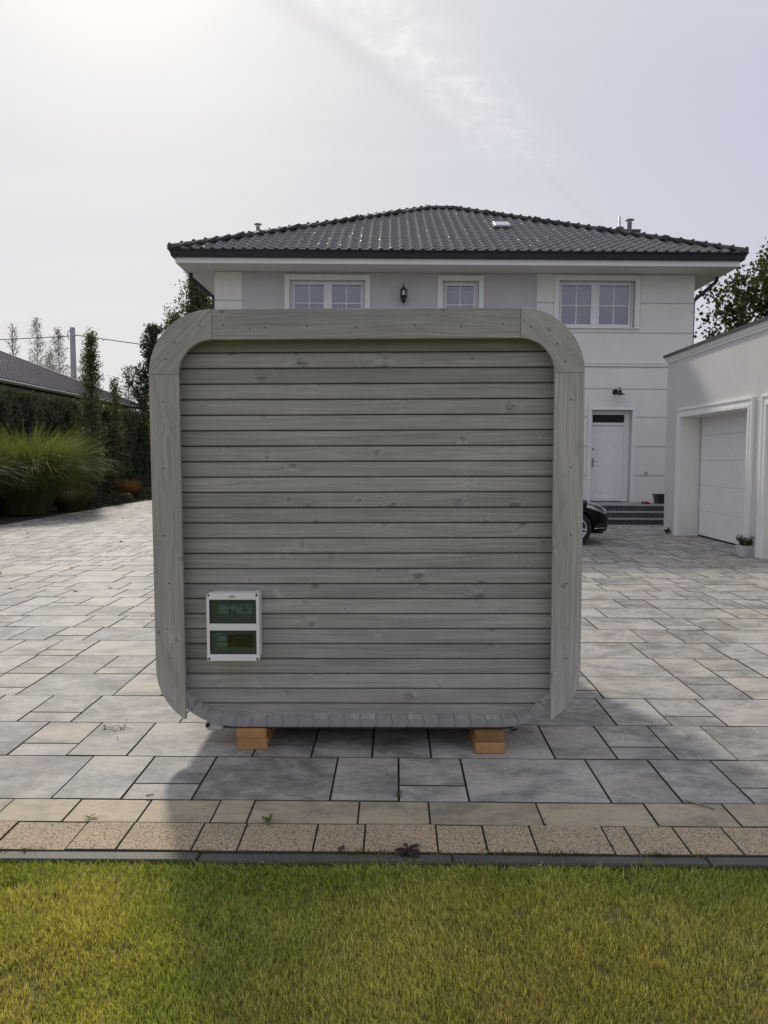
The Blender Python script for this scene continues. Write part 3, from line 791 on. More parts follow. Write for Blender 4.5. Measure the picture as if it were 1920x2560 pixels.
for i, (z0, z1) in enumerate(wz):
    MB().box(wx0, wx1, .030, .033, z0, z1).build('mounting_plate', MODW, bx)
    lid = MB().box(wx0+.004, wx1-.004, .004, .0065, z0+.010, z1-.010).build('window_lid', SMOKE, bx)
    MB().box(wx0+.0005, wx1-.0005, .003, .012, z1-.010, z1-.002).build('hinge_bar', plain('dark_green_plastic', (.03, .045, .04), .4) if i == 0 else MATS['dark_green_plastic'], lid)
    MB().box(wx0+.0005, wx1-.0005, .008, .014, z0+.001, z0+.006).build('lower_lip', MATS['dark_green_plastic'], lid)
    fr_ = MB()
    fr_.box(wx0+.0003, wx0+.006, .002, .016, z0+.008, z1-.012); fr_.box(wx1-.006, wx1-.0003, .002, .016, z0+.008, z1-.012)
    fr_.tube([(wx0+.006, .003, z0+.0155), (wx0+.042, .003, z0+.0155), (wx0+.050, .003, z0+.0215), (wx0+.078, .003, z0+.0215), (wx0+.086, .003, z0+.0155), (wx1-.086, .003, z0+.0155), (wx1-.078, .003, z0+.0215), (wx1-.050, .003, z0+.0215), (wx1-.042, .003, z0+.0155), (wx1-.006, .003, z0+.0155)], .0016, 6)
    fr_.build('lid_frame', MATS['dark_green_plastic'], lid)
# upper window: row of modules
z0, z1 = wz[1]
for (x0, x1) in ((-.083, -.003), (-.0025, .0215), (.0225, .103)):
    MB().box(x0+.0003, x1-.0003, .016, .030, z0+.052, z1-.030).build('breaker_module', MODW, bx, bevel=.001)
MB().box(-.024, -.010, .009, .018, z0+.058, z0+.080).build('toggle', MODB, bx, bevel=.002)
MB().box(.000, .016, .008, .018, z0+.050, z0+.068).build('toggle', MODB, bx, bevel=.002)
ink = MB()
for (x0, x1, zz_, hh_) in ((-.036,-.024,.094,.007),(-.022,-.006,.094,.004),(-.075,-.06,.092,.003),(-.075,-.066,.068,.004),(.002,.017,.095,.003),(.03,.04,.086,.008),(.044,.07,.088,.005),(.080,.098,.090,.005),(.046,.084,.076,.003),(.046,.076,.070,.003),(.066,.070,.098,.004),(.05,.08,.064,.003)):
    ink.box(x0, x1, .0155, .0158, z0+zz_, z0+zz_+hh_)
ink.build('module_print', INKK, bx)
# lower window: three-pole switch and black controller
z0, z1 = wz[0]
MB().box(-.088, -.036, .016, .030, z0+.040, z1-.034).build('breaker_module', MODW, bx, bevel=.001)
for k in range(3): MB().box(-.084+.018*k, -.073+.018*k, .010, .018, z0+.052, z0+.066).build('toggle', MODW, bx, bevel=.0015)
MB().box(-.086, -.038, .0155, .0158, z0+.066, z0+.070).build('module_print', INKK, bx)
MB().box(-.034, .104, .009, .030, z0+.036, z1-.028).build('controller', MODK, bx, bevel=.004)
ink = MB()
for k in range(8): ink.box(.022+.0062*k, .0265+.0062*k, .0085, .0088, z1-.042, z1-.0385)
ink.box(.010, .016, .0085, .0088, z1-.043, z1-.037)
ink.build('controller_print', INKW, bx)
# sticker with green print above the upper lid
st = MB().prism(rrect(.024, .0085, .006, 4, 0, .1675), 'y', -.0006, .001).build('sticker', plain('sticker_white', (.78, .80, .72), .4, .02), bx)
ink = MB()
ink.box(-.012, .0, -.0010, -.0007, .1685, .1735); ink.box(.000, .011, -.0010, -.0007, .1705, .1735); ink.box(.003, .008, -.0010, -.0007, .168, .1706)
for k in range(9): ink.box(-.021+.0047*k, -.0176+.0047*k, -.0010, -.0007, .1615, .1665)
ink.build('sticker_print', INKG, st)

# ================================================================== HOUSE
psi, tl = .0105, .0065
ex = Vector((math.cos(psi), math.sin(psi), 0)); ey = Vector((-math.sin(psi), math.cos(psi), 0)); ez = Vector((0, 0, 1))
hx = ex*math.cos(tl) - ez*math.sin(tl); hz = ex*math.sin(tl) + ez*math.cos(tl)
HM = Matrix((hx, ey, hz)).transposed().to_4x4(); HM.translation = (1.6, 21.0, 0)
house = empty('house'); house.matrix_world = HM
tag(house, 'two-storey white and lavender house with dark hipped tile roof behind the cabin', 'house')
HL, HR_, HD, WT = -6.50, 6.36, 11.8, 6.552
BW = .024                                   # render panels stand this far proud of the base wall
opens = [(-4.488, -2.451, 5.14, 6.350), (-.385, .588, 5.14, 6.350), (2.742, 4.776, 5.14, 6.385), (3.695, 4.787, .44, 2.945)]
def wall_with_holes(mb, x0, x1, z0, z1, y, holes, depth):
    xs = sorted({x0, x1, *[h[0] for h in holes], *[h[1] for h in holes]}); zz = sorted({z0, z1, *[h[2] for h in holes], *[h[3] for h in holes]})
    for a, b in zip(xs, xs[1:]):
        for c, e in zip(zz, zz[1:]):
            if any(h[0] <= a and b <= h[1] and h[2] <= c and e <= h[3] for h in holes): continue
            mb.add([(a,y,c),(b,y,c),(b,y,e),(a,y,e)], [(0,1,2,3)])
    for h in holes:
        a, b, c, e = h; q = y+depth
        mb.add([(a,y,c),(b,y,c),(b,q,c),(a,q,c)], [(0,1,2,3)]); mb.add([(a,y,e),(b,y,e),(b,q,e),(a,q,e)], [(3,2,1,0)])
        mb.add([(a,y,c),(a,q,c),(a,q,e),(a,y,e)], [(0,1,2,3)]); mb.add([(b,y,c),(b,q,c),(b,q,e),(b,y,e)], [(3,2,1,0)])
mb = MB(); wall_with_holes(mb, HL+.03, HR_-.03, -.4, WT, BW, opens, .30)
a, b = HL+.03, HR_-.03
mb.add([(a,BW,-.4),(a,HD,-.4),(a,HD,WT),(a,BW,WT)], [(3,2,1,0)]); mb.add([(b,BW,-.4),(b,HD,-.4),(b,HD,WT),(b,BW,WT)], [(0,1,2,3)])
mb.add([(a,HD,-.4),(b,HD,-.4),(b,HD,WT),(a,HD,WT)], [(3,2,1,0)])
mb.build('wall', LAV, house, fixn=False)
# proud white render panels with open grooves between
GR = .024
def panel(x0, x1, z0, z1):
    if x1-x0 > .03 and z1-z0 > .015:
        MB().box(x0, x1, 0, BW+.012, z0, z1).build('render_panel', WHITE, house, bevel=.005)
lines = [-.4, .38, 1.17, 1.957, 2.75, 3.507, 4.10]
upper = [4.195, 5.003, 5.793, WT]
WS = (2.613, 4.918, 5.115, 6.515); DS = (3.597, 4.894, .44, 3.04)
for c, e in list(zip(lines, lines[1:]))+list(zip(upper, upper[1:])):
    z0, z1 = c+GR/2, e-GR/2
    if e == WT: z1 = WT-.004
    panel(HL, -5.769, z0, z1)
    hole = None
    for S in (WS, DS):
        if z0 < S[3] and z1 > S[2]: hole = S
    if hole is None: panel(2.143, HR_, z0, z1)
    else:
        panel(2.143, hole[0]-.004, z0, z1); panel(hole[1]+.004, HR_, z0, z1)
        if z0 < hole[2]-.02: panel(hole[0]-.0035, hole[1]+.0035, z0, hole[2]-.004)
        if z1 > hole[3]+.02: panel(hole[0]-.0035, hole[1]+.0035, hole[3]+.004, z1)
# cornice mouldings between the storeys
for x0, x1 in ((HL-.02, -5.769), (2.143, HR_+.02)):
    MB().prism([(-.012, 4.105), (-.040, 4.118), (-.040, 4.135), (-.022, 4.142), (-.022, 4.160), (-.052, 4.170), (-.052, 4.188), (.03, 4.192), (.03, 4.105)], 'x', x0, x1).build('cornice', TRIM, house)
# side panels of the right and left walls (plain white skin)
MB().box(HR_-.03, HR_-.001, .04, HD, -.4, WT-.004).build('side_skin', WHITE, house); MB().box(HL+.001, HL+.03, .04, HD, -.4, WT-.004).build('side_skin', WHITE, house)

def frame_rect(mb, x0, x1, z0, z1, w, y0, y1, sides='LRTB'):
    if 'T' in sides: mb.box(x0, x1, y0, y1, z1-w, z1)
    if 'B' in sides: mb.box(x0, x1, y0, y1, z0, z0+w)
    zb = z0+(w if 'B' in sides else 0); zt = z1-(w if 'T' in sides else 0)
    if 'L' in sides: mb.box(x0, x0+w, y0, y1, zb, zt)
    if 'R' in sides: mb.box(x1-w, x1, y0, y1, zb, zt)
def window(op, sashes, sill_z, muntz, inside, label):
    x0, x1, z0, z1 = op
    root = empty('window'); root.parent = house; root['label'] = label
    s = MB(); ow = .130
    for (a, b, c, e) in ((x0-ow, x1+ow, z1, z1+.135),): s.box(a, b, -.034, BW-.002, c+.0005, e)
    s.box(x0-ow, x0, -.034, BW-.002, z0, z1); s.box(x1, x1+ow, -.034, BW-.002, z0, z1)
    s.build('surround', TRIM, root, bevel=.006)
    s = MB(); s.prism([(-.06, z0-.025), (-.06, z0-.004), (.17, z0+.010), (.17, z0-.025)], 'x', x0-ow-.01, x1+ow+.01); s.build('sill', TRIM, root)
    yF = .15
    f = MB(); frame_rect(f, x0+.002, x1-.002, z0+.012, z1-.002, .058, yF, yF+.07)
    for a, b in zip(sashes, sashes[1:]):
        m = (a[1]+b[0])/2; f.box(m-.055, m+.055, yF+.001, yF+.069, z0+.07, z1-.06)
    f.build('frame', PVC, root, bevel=.004)
    for (a, b) in sashes:
        q = MB(); frame_rect(q, a, b, z0+.055, z1-.045, .055, yF-.018, yF+.045); q.build('sash', PVC, root, bevel=.005)
        p = MB().box(a+.05, b-.05, yF+.018, yF+.022, z0+.10, z1-.095); p.build('pane', PANE, root)
        u = MB(); mx_ = (a+b)/2; u.box(mx_-.013, mx_+.013, yF+.004, yF+.016, z0+.105, z1-.10)
        u.build('muntin', PVC, root); u = MB(); u.box(a+.052, b-.052, yF+.002, yF+.015, muntz-.013, muntz+.013); u.build('muntin', PVC, root)
        MB().box(a+.055, b-.055, yF-.001, yF+.030, z1-.112, z1-.1).build('glazing_gasket', GROOVE, root)
    room = MB(); room.box(x0-.3, x1+.3, .9, .92, z0-.3, z1+.2); room.box(x0-.3, x1+.3, .325, .9, z0-.32, z0-.3); room.box(x0-.3, x1+.3, .325, .9, z1+.2, z1+.22); room.build('room_back', DARKIN, root)
    if inside == 'curtain':
        for (a, b) in sashes:
            vs = []; fs = []; n = 120
            for k in range(n+1):
                x = a-.02+(b-a+.04)*k/n; y = .27+.018*math.sin(k*.62+1.3*math.sin(k*.11))+.010*math.sin(k*1.7)
                vs += [(x, y, z0+.02), (x, y, z1+.02)]
                if k: fs.append((2*k-2, 2*k, 2*k+1, 2*k-1))
            MB().add(vs, fs).build('curtain', CURT, root, smooth=True, fixn=False)
    elif inside == 'blind':
        for (a, b), top in zip(sashes, (z1-.245, z1-.095)):
            q = MB(); zz_ = top; zbot = z0+.37
            while zz_ > zbot:
                q.add([(a+.045, .235, zz_), (b-.045, .235, zz_), (b-.045, .250, zz_-.021), (a+.045, .250, zz_-.021)], [(0, 1, 2, 3)]); zz_ -= .0245
            q.build('blind', BLINDM, root, fixn=False)
            MB().box(a+.045, b-.045, .228, .256, zbot-.03, zbot-.008).build('blind_rail', BLINDM, root)
            MB().box(a, b, .42, .44, z0-.1, z0+.36).build('curtain', CURT, root)
    else:
        for (a, b) in sashes:
            MB().box(a+.04, b-.04, .255, .262, z0+.02, z1-.20).build('roller_blind', CURT, root)
    return root
window(opens[0], [(-4.42, -3.525), (-3.415, -2.52)], 5.14, 5.767, 'curtain', 'upper window with pleated curtains')
window(opens[1], [(-.320, .520)], 5.14, 5.745, 'roller', 'narrow upper window beside the lantern')
window(opens[2], [(2.79, 3.690), (3.80, 4.70)], 5.14, 5.75, 'blind', 'upper window with half-drawn blinds')

# entrance door
dr = empty('door'); dr.parent = house; dr['label'] = 'white panelled entrance door with dark glazed transom'
s = MB()
for i, (o0, o1, yy) in enumerate(((DS[0], .055, -.03), (DS[0]+.055, .043, -.05))):
    a0, a1, zt_ = (DS[0]+(0 if i == 0 else .055)), (DS[1]-(0 if i == 0 else .055)), DS[3]-(0 if i == 0 else .052)
    w = .0545 if i == 0 else .0435
    s.box(a0, a0+w, yy, BW-.002, .455, zt_-w); s.box(a1-w, a1, yy, BW-.002, .455, zt_-w); s.box(a0, a1, yy, BW-.002, zt_-w+.0005, zt_)
s.build('surround', TRIM, dr, bevel=.006)
s = MB(); s.box(3.697, 3.772, .18, .26, .46, 2.94); s.box(4.645, 4.785, .18, .26, .46, 2.94); s.box(3.772, 4.645, .18, .26, 2.83, 2.94); s.box(3.772, 4.645, .18, .26, 2.535, 2.615); s.build('frame', DOORW, dr, bevel=.004)
MB().box(3.772, 4.645, .235, .245, 2.615, 2.83).build('transom_pane', TRANSOM, dr)
lf = MB(); lz = [.548, .72, 1.30, 1.44, 2.36, 2.522]
lf.box(3.776, 4.641, .205, .25, .548, 2.522); lf.build('leaf', DOORW, dr, bevel=.003)
for z0, z1 in ((.70, 1.29), (1.44, 2.42)):
    q = MB(); frame_rect(q, 3.93, 4.49, z0, z1, .014, .199, .206); q.build('door_moulding', DOORW, dr, bevel=.003)
MB().box(3.772, 4.645, .185, .25, .475, .546).build('threshold', plain('threshold_white', (.82, .82, .83), .4), dr)
MB().box(3.785, 3.835, .192, .206, 1.40, 1.64).build('handle_plate', STEEL, dr, bevel=.004)
MB().tube([(3.81, .20, 1.56), (3.81, .145, 1.56), (3.93, .145, 1.558)], .011, 8).build('handle', STEEL, dr)
MB().box(3.790, 3.838, .194, .206, 1.866, 1.914).build('lock_plate', GROOVE, dr, bevel=.003)
MB().box(3.69, 4.79, .26, .30, .44, 2.95).build('door_lining', GROOVE, dr)

# eaves, fascia, gutter
EL, ER, EF, EB = -7.30, 7.14, -.90, HD+.9
s = MB(); s.add([(EL,EF,6.558),(ER,EF,6.558),(ER,EB,6.558),(EL,EB,6.558)], [(3,2,1,0)]); s.build('soffit', SOFF, house, fixn=False)
s = MB(); frs = [(EL, ER, EF, EF+.03), (EL, ER, EB-.03, EB)]
for a, b, c, e in frs: s.box(a, b, c, e, 6.552, 6.70)
s.box(EL, EL+.03, EF+.03, EB-.03, 6.552, 6.70); s.box(ER-.03, ER, EF+.03, EB-.03, 6.552, 6.70); s.build('fascia', TRIM, house)
def sweep_rect(prof, x0, x1, y0, y1):
    """profile (out, z) swept round a rectangle with mitred corners"""
    vs = []; fs = []; n = len(prof)
    for sx, sy in ((-1, -1), (1, -1), (1, 1), (-1, 1)):
        for o_, z in prof: vs.append(((x0 if sx < 0 else x1)+sx*o_, (y0 if sy < 0 else y1)+sy*o_, z))
    for k in range(4):
        k2 = (k+1) % 4
        for i in range(n-1): fs.append((k*n+i, k2*n+i, k2*n+i+1, k*n+i+1))
    return vs, fs
gt = MB().add(*sweep_rect([(.0, 6.72), (.0, 6.688), (.075, 6.688), (.088, 6.70), (.105, 6.775), (.112, 6.780), (.112, 6.792), (.150, 6.858), (.165, 6.870), (.165, 6.860), (.11, 6.80), (.05, 6.72)], EL, ER, EF, EB))
gt.build('gutter', GUT, house, fixn=False)
def downpipe(x0, x1, y, zt_):
    p = [(x0, y, zt_+.06), (x0, y, zt_-.04), (x0+(x1-x0)*.08, y, zt_-.10), (x1-(x1-x0)*.06, y, zt_-.56), (x1, y, zt_-.66), (x1, y, .1)]
    MB().tube(p, .048, 10).build('downpipe', GUT, house, smooth=True)
    for z in (5.6, 3.8, 2.0): MB().tube([(x1, y, z), (x1, y, z+.03)], .056, 10).build('pipe_clip', GUT, house)
downpipe(-7.19, -6.57, .25, 6.50); downpipe(7.05, 6.43, .25, 6.50)

# hipped roof
roof = empty('roof'); roof.parent = house
RXL, RXR, RYF = -7.39, 7.23, -.985
RYR = 5.9; RH0, PIT = 6.862, .465
RZ = RH0 + PIT*(RYR-RYF)
rl, rr_ = RXL+(RYR-RYF), RXR-(RYR-RYF)     # ridge ends
RYB = RYR+(RYR-RYF)
dk = .05
MB().add([(RXL,RYF,RH0-dk),(RXR,RYF,RH0-dk),(RXR,RYB,RH0-dk),(RXL,RYB,RH0-dk),(rl,RYR,RZ-dk),(rr_,RYR,RZ-dk)],
         [(0,1,5,4),(1,2,5),(2,3,4,5),(3,0,4)]).build('roof_deck', HIPT, roof, fixn=False)
TWD, TGA = .2685, .362
def tile_profile(n=10):
    pts = []
    for k in range(n+1):
        u = k/n
        if u < .48: h = -.006*math.sin(math.pi*u/.48)
        else: h = .050*math.sin(math.pi*(u-.48)/.52)**.85
        pts.append((u*TWD, h))
    return pts
def tile_geo(L=.41, th=.017):
    pr = tile_profile(); n = len(pr); vs = []
    for (x, h) in pr: vs.append((x, 0, h+.022))             # lower edge, raised on the tile beneath
    for (x, h) in pr: vs.append((x, L, h+.004))
    for (x, h) in pr: vs.append((x, .004, h+.022-th))
    fs = [(i, i+1, n+i+1, n+i) for i in range(n-1)] + [(2*n+i, 2*n+i+1, i+1, i) for i in range(n-1)]
    return vs, fs
tv, tf = tile_geo()
tmesh = bpy.data.meshes.new('roof_tile'); tmesh.from_pydata(tv, [], tf); tmesh.materials.append(TILE)
tmesh.polygons.foreach_set('use_smooth', [i < 10 for i in range(len(tf))])
def slope_frame(o, u, dirn):
    u = Vector(u); v = (Vector(dirn)+Vector((0, 0, PIT))).normalized(); n = u.cross(v).normalized()
    m = Matrix((u, v, n)).transposed().to_4x4(); m.translation = o; return m
def slope_tiles(mat, width, inset_l, inset_r, hgt):
    out_ = []; ncol = int(width/TWD)
    off = (width-ncol*TWD)/2
    for r in range(int(hgt/TGA)+1):
        v = r*TGA-.02
        run = v/math.sqrt(1+PIT*PIT)                       # plan distance from the eave
        for c in range(ncol):
            u0 = off+c*TWD
            if u0+TWD*.75 < run or u0+TWD*.25 > width-run or v > hgt-.12: continue
            out_.append((u0, v))
    return out_
SH = (RYR-RYF)*math.sqrt(1+PIT*PIT)
FM = slope_frame((RXL, RYF, RH0), (1, 0, 0), (0, 1, 0))
front = slope_tiles(FM, RXR-RXL, 0, 0, SH)
tsm = bpy.data.meshes
def tiles_mesh(name, M_, lst):
    V = np.array(tv); n = len(V); P = np.array([(u, v, 0) for u, v in lst])
    A = (V[None]+P[:, None]).reshape(-1, 3); A = A @ np.array(M_.to_3x3()).T + np.array(M_.translation)
    F = np.array(tf)[None]+(np.arange(len(lst))*n)[:, None, None]
    o = np_mesh(name, A, F.reshape(-1, 4), TILE, roof)
    o.data.polygons.foreach_set('use_smooth', [(i % len(tf)) < 10 for i in range(len(o.data.polygons))])
    return tag(o, kind='stuff')
for k, (u, v) in enumerate(front):
    if k >= 300: break
    o = bpy.data.objects.new('roof_tile', tmesh); COL.objects.link(o); o.parent = roof
    o.matrix_local = FM @ Matrix.Translation((u, v+R.uniform(-.004, .004), R.uniform(-.002, .002)))
tiles_mesh('upper_roof_tiles', FM, front[300:])
for nm, M_ in (('left_slope_tiles', slope_frame((RXL, RYB, RH0), (0, -1, 0), (1, 0, 0))), ('right_slope_tiles', slope_frame((RXR, RYF, RH0), (0, 1, 0), (-1, 0, 0)))):
    tiles_mesh(nm, M_, slope_tiles(M_, RYB-RYF, 0, 0, SH))
# hip and ridge tiles
def ridge_geo(L=.43, r0=.105, r1=.090):
    vs = []; fs = []; n = 9
    prof = [(0, r0+.016), (.035, r0+.016), (.04, r0), (L, r1)]
    for y, r in prof:
        for k in range(n):
            a = math.pi*(-.08+1.16*k/(n-1)); vs.append((r*math.cos(a), y, r*math.sin(a)*.9))
    for i in range(len(prof)-1):
        for k in range(n-1): fs.append((i*n+k+1, i*n+k, (i+1)*n+k, (i+1)*n+k+1))
    fs.append(tuple(range(n)))
    b = len(vs)                                             # raised nose on the upper lip
    for dx, dy, dz in ((-.022,-.004,.0),(.022,-.004,.0),(.022,.05,.0),(-.022,.05,.0),(-.016,.004,.020),(.016,.004,.020),(.016,.04,.016),(-.016,.04,.016)): vs.append((dx, dy, r0*.9+.008+dz))
    fs += [tuple(b+i for i in f) for f in ((4,5,6,7),(0,1,5,4),(1,2,6,5),(2,3,7,6),(3,0,4,7))]
    return vs, fs
rm = bpy.data.meshes.new('hip_tile'); rm.from_pydata(*[ridge_geo()[0], [], ridge_geo()[1]]); rm.materials.append(HIPT)
def lay_ridge(a, b, name):
    a, b = Vector(a), Vector(b); L = (b-a).length; v = (b-a).normalized()
    u = v.cross(Vector((0, 0, 1))).normalized(); n = u.cross(v).normalized(); k = int(L/.375)
    for i in range(k+1):
        o = bpy.data.objects.new(name, rm); COL.objects.link(o); o.parent = roof
        m = Matrix((u, v, n)).transposed().to_4x4(); m.translation = a+v*(i*L/(k+1)); o.matrix_local = m
zo = .045
lay_ridge((RXL-.02, RYF-.02, RH0+.04), (rl, RYR, RZ+zo), 'hip_tile'); lay_ridge((RXR+.02, RYF-.02, RH0+.04), (rr_, RYR, RZ+zo), 'hip_tile')
lay_ridge((rl-.1, RYR, RZ+zo), (rr_+.1, RYR, RZ+zo), 'ridge_tile')
lay_ridge((RXL-.02, RYB+.02, RH0+.04), (rl, RYR, RZ+zo), 'hip_tile'); lay_ridge((RXR+.02, RYB+.02, RH0+.04), (rr_, RYR, RZ+zo), 'hip_tile')
# roof hatch on the front slope
u0, u1 = 1.28-RXL, 1.75-RXL; v0 = 3.50
for nm, bxs, mt in (('roof_hatch', (u0, u1, v0, v0+.62, .02, .135), plain('hatch_metal', (.62, .62, .64), .3, .06)), ('hatch_kerb', (u0-.04, u1+.04, v0-.05, v0+.68, .0, .09), HIPT)):
    o = MB().box(*bxs).build(nm, mt, roof, bevel=.01); o.matrix_local = FM
# flues and chimney
def cowl(x, y, z0, z1, r):
    MB().lathe([(r, z0-z1), (r, -.16), (r*1.15, -.15), (r*1.15, -.12), (r*.5, -.115), (r*.5, -.06), (r*2.1, -.055), (r*1.9, -.03), (.01, .0)], (x, y, z1), 14).build('flue_pipe', GALV, roof, smooth=True)
cowl(-6.36, 6.2, 7.2, 9.67, .065)
cowl(6.40, 6.0, 7.0, 9.84, .075)
MB().box(5.98, 6.74, 6.15, 6.85, 6.9, 9.44).build('chimney', HIPT, roof); MB().box(5.93, 6.82, 6.08, 6.92, 9.44, 9.515).build('chimney_slab', HIPT, roof)
m = MB(); m.lathe([(.04, 0), (.04, .50)], (6.17, 6.4, 9.52), 10); m.lathe([(.10, .0), (.10, .08), (.17, .10), (.17, .125), (.06, .19), (.042, .20), (.042, .30)], (6.17, 6.4, 9.52), 12); m.build('flue_pipe', GALV, roof, smooth=True)

# steps before the door
stp = empty('entrance_steps'); stp.matrix_world = HM; tag(stp, 'three dark split-stone entrance steps below the white door', 'steps')
for k, (y, z) in enumerate(((-2.03, .150), (-1.72, .303), (-1.40, .456))):
    zb = (-.1, .150, .303)[k]
    MB().box(1.6, 6.34, y+.025, -.04 if k == 2 else -1.0, zb, z-.032).build('riser', GRANITE, stp)
    MB().box(1.58, 6.34, y, -.035 if k == 2 else -1.0, z-.032, z).build('tread', TREAD, stp, bevel=.006)

# wall lights
def house_pt(x, y, z): return HM @ Vector((x, y, z))
ln = empty('wall_lantern'); ln.matrix_world = HM @ Matrix.Translation((-1.428, 0, 5.96)); tag(ln, 'black six-sided carriage lantern on the lavender wall between the upper windows', 'wall lamp')
cy = -.17
MB().lathe([(.012, .29), (.014, .20), (.035, .17), (.045, .155), (.075, .13), (.098, .12), (.098, .095), (.02, .093)][::-1], (0, cy, 0), 6).build('lantern_roof', BLACKM, ln)
for k in range(6):
    a = k*math.pi/3; MB().tube([(.085*math.cos(a), cy+.085*math.sin(a), -.05), (.088*math.cos(a), cy+.088*math.sin(a), .10)], .007, 5).build('cage_bar', BLACKM, ln)
MB().lathe([(.072, -.05), (.075, .095)], (0, cy, 0), 6, caps=False).build('lantern_glass', LAMPG, ln)
MB().lathe([(.022, -.05), (.03, -.01), (.03, .04), (.012, .07)], (0, cy, 0), 10).build('bulb', plain('bulb_white', (.7, .7, .66), .4), ln)
MB().lathe([(.008, -.30), (.012, -.24), (.03, -.215), (.062, -.17), (.062, -.13), (.072, -.125), (.09, -.07), (.098, -.068), (.098, -.045), (.02, -.043)], (0, cy, 0), 12).build('lantern_base', BLACKM, ln)
MB().tube([(0, BW+.002, -.10), (0, -.08, -.16), (0, cy, -.15)], .016, 8).build('bracket', BLACKM, ln); MB().box(-.05, .05, -.012, BW+.002, -.18, .0).build('back_plate', BLACKM, ln, bevel=.004)
bl = empty('barn_lamp'); bl.matrix_world = HM @ Matrix.Translation((4.36, 0, 3.40)); tag(bl, 'black barn lamp with bulb on the white wall above the entrance door', 'wall lamp')
MB().lathe([(.075, 0), (.075, .03), (.06, .04)], (0, 0, 0), 16).build('back_plate', BLACKM, bl).matrix_local = Matrix.Translation((-.05, -.001, .03)) @ Matrix.Rotation(rad(90), 4, 'X')
MB().tube([(-.05, -.03, .03), (-.02, -.10, .10), (.01, -.17, .145), (.02, -.22, .12), (.02, -.225, .04)], .009, 8).build('gooseneck', BLACKM, bl)
MB().lathe([(.145, -.055), (.135, -.045), (.06, -.012), (.045, .0), (.045, .06), (.03, .075)], (.02, -.225, 0), 20).build('lamp_shade', BLACKM, bl, smooth=True)
MB().lathe([(.01, -.105), (.03, -.095), (.034, -.075), (.02, -.05)], (.02, -.225, 0), 10).build('bulb', LAMPG, bl, smooth=True)

# things on the landing
tb = empty('storage_tub'); tb.matrix_world = HM @ Matrix.Translation((5.50, -.62, .456)); tag(tb, 'dark blue plastic tub on the landing by the garage corner', 'tub')
m = MB(); 
for z, w, dd in ((0, .20, .14), (.24, .24, .17)): m.add([(-w,-dd,z),(w,-dd,z),(w,dd,z),(-w,dd,z)], [])
m.add([], []); m.f += [(0,1,5,4),(1,2,6,5),(2,3,7,6),(3,0,4,7),(3,2,1,0)]; m.build('tub_body', TUB, tb, fixn=False)
m = MB(); m.box(-.26, .26, -.19, -.165, .225, .25); m.box(-.26, .26, .165, .19, .225, .25); m.box(-.26, -.235, -.165, .165, .225, .25); m.box(.235, .26, -.165, .165, .225, .25); m.build('tub_rim', TUB, tb)
def shoe(x, y, rz, label):
    r_ = HM @ Matrix.Translation((x, y, .456)) @ Matrix.Rotation(rz, 4, 'Z')
    m = MB(); L = .13
    rings = [(-.13, .028, .05), (-.10, .036, .055), (-.04, .034, .045), (.02, .042, .075), (.08, .046, .065), (.12, .034, .045), (.135, .01, .02)]
    vs = []; n = 8
    for x_, w_, h_ in rings:
        for k in range(n):
            a = math.pi*2*k/n; vs.append((x_, w_*math.cos(a), max(0, h_*.5+h_*.5*math.sin(a))))
    fs = [(i*n+k, i*n+(k+1) % n, (i+1)*n+(k+1) % n, (i+1)*n+k) for i in range(len(rings)-1) for k in range(n)] + [tuple(range(n)), tuple((len(rings)-1)*n+k for k in range(n))]
    o = m.add(vs, fs).build('red_clog', REDP, smooth=True); o.matrix_world = r_
    tag(o, label, 'shoe', 'red clogs on the landing')
shoe(4.88, -.85, 1.45, 'left red clog of the pair on the stone landing'); shoe(4.985, -.84, 1.65, 'right red clog of the pair on the stone landing')
tp = empty('outdoor_tap'); tp.matrix_world = HM @ Matrix.Translation((5.20, 0, 1.24)); tag(tp, 'small brass garden tap on the white wall near the garage corner', 'tap')
BRASS = plain('brass', (.30, .24, .12), .4, .1, Metallic=.9)
MB().tube([(0, .01, 0), (0, -.09, 0), (0, -.12, -.02), (0, -.125, -.06)], .013, 8).build('spout', BRASS, tp); MB().box(-.07, .03, -.075, -.06, .025, .038).build('lever', BRASS, tp, bevel=.003); MB().tube([(0, -.06, 0), (0, -.06, .03)], .009, 8).build('stem', BRASS, tp)

# ================================================================== GARAGE
GX = 5.914
gar = empty('garage', (GX, 12.0, 0)); tag(gar, 'grey rendered flat-roofed garage with white sectional doors on the right', 'garage')
def G(y): return y-12.0
gd = [(13.01, 16.05), (9.32, 12.36)]
GTOP = 2.457; GY0, GY1 = 7.6, 16.97; GH = 3.68
mb = MB()
def gq(a, b, c, e, x=0.): mb.add([(x, G(a), c), (x, G(a), e), (x, G(b), e), (x, G(b), c)], [(0, 1, 2, 3)])
edges = [GY0, gd[1][0], gd[1][1], gd[0][0], gd[0][1], GY1]
for i, (a, b) in enumerate(zip(edges, edges[1:])):
    if i % 2 == 0: gq(a, b, -.1, GTOP)
gq(GY0, GY1, GTOP, GH)
RECD = .39
mb.add([(0, G(GY1), -.1), (7, G(GY1), -.1), (7, G(GY1), GH), (0, G(GY1), GH)], [(3, 2, 1, 0)]); mb.add([(0, G(GY0), -.1), (7, G(GY0), -.1), (7, G(GY0), GH), (0, G(GY0), GH)], [(0, 1, 2, 3)])
mb.add([(7, G(GY0), -.1), (7, G(GY1), -.1), (7, G(GY1), GH), (7, G(GY0), GH)], [(0, 1, 2, 3)])
mb.build('wall', GARW, gar, fixn=False)
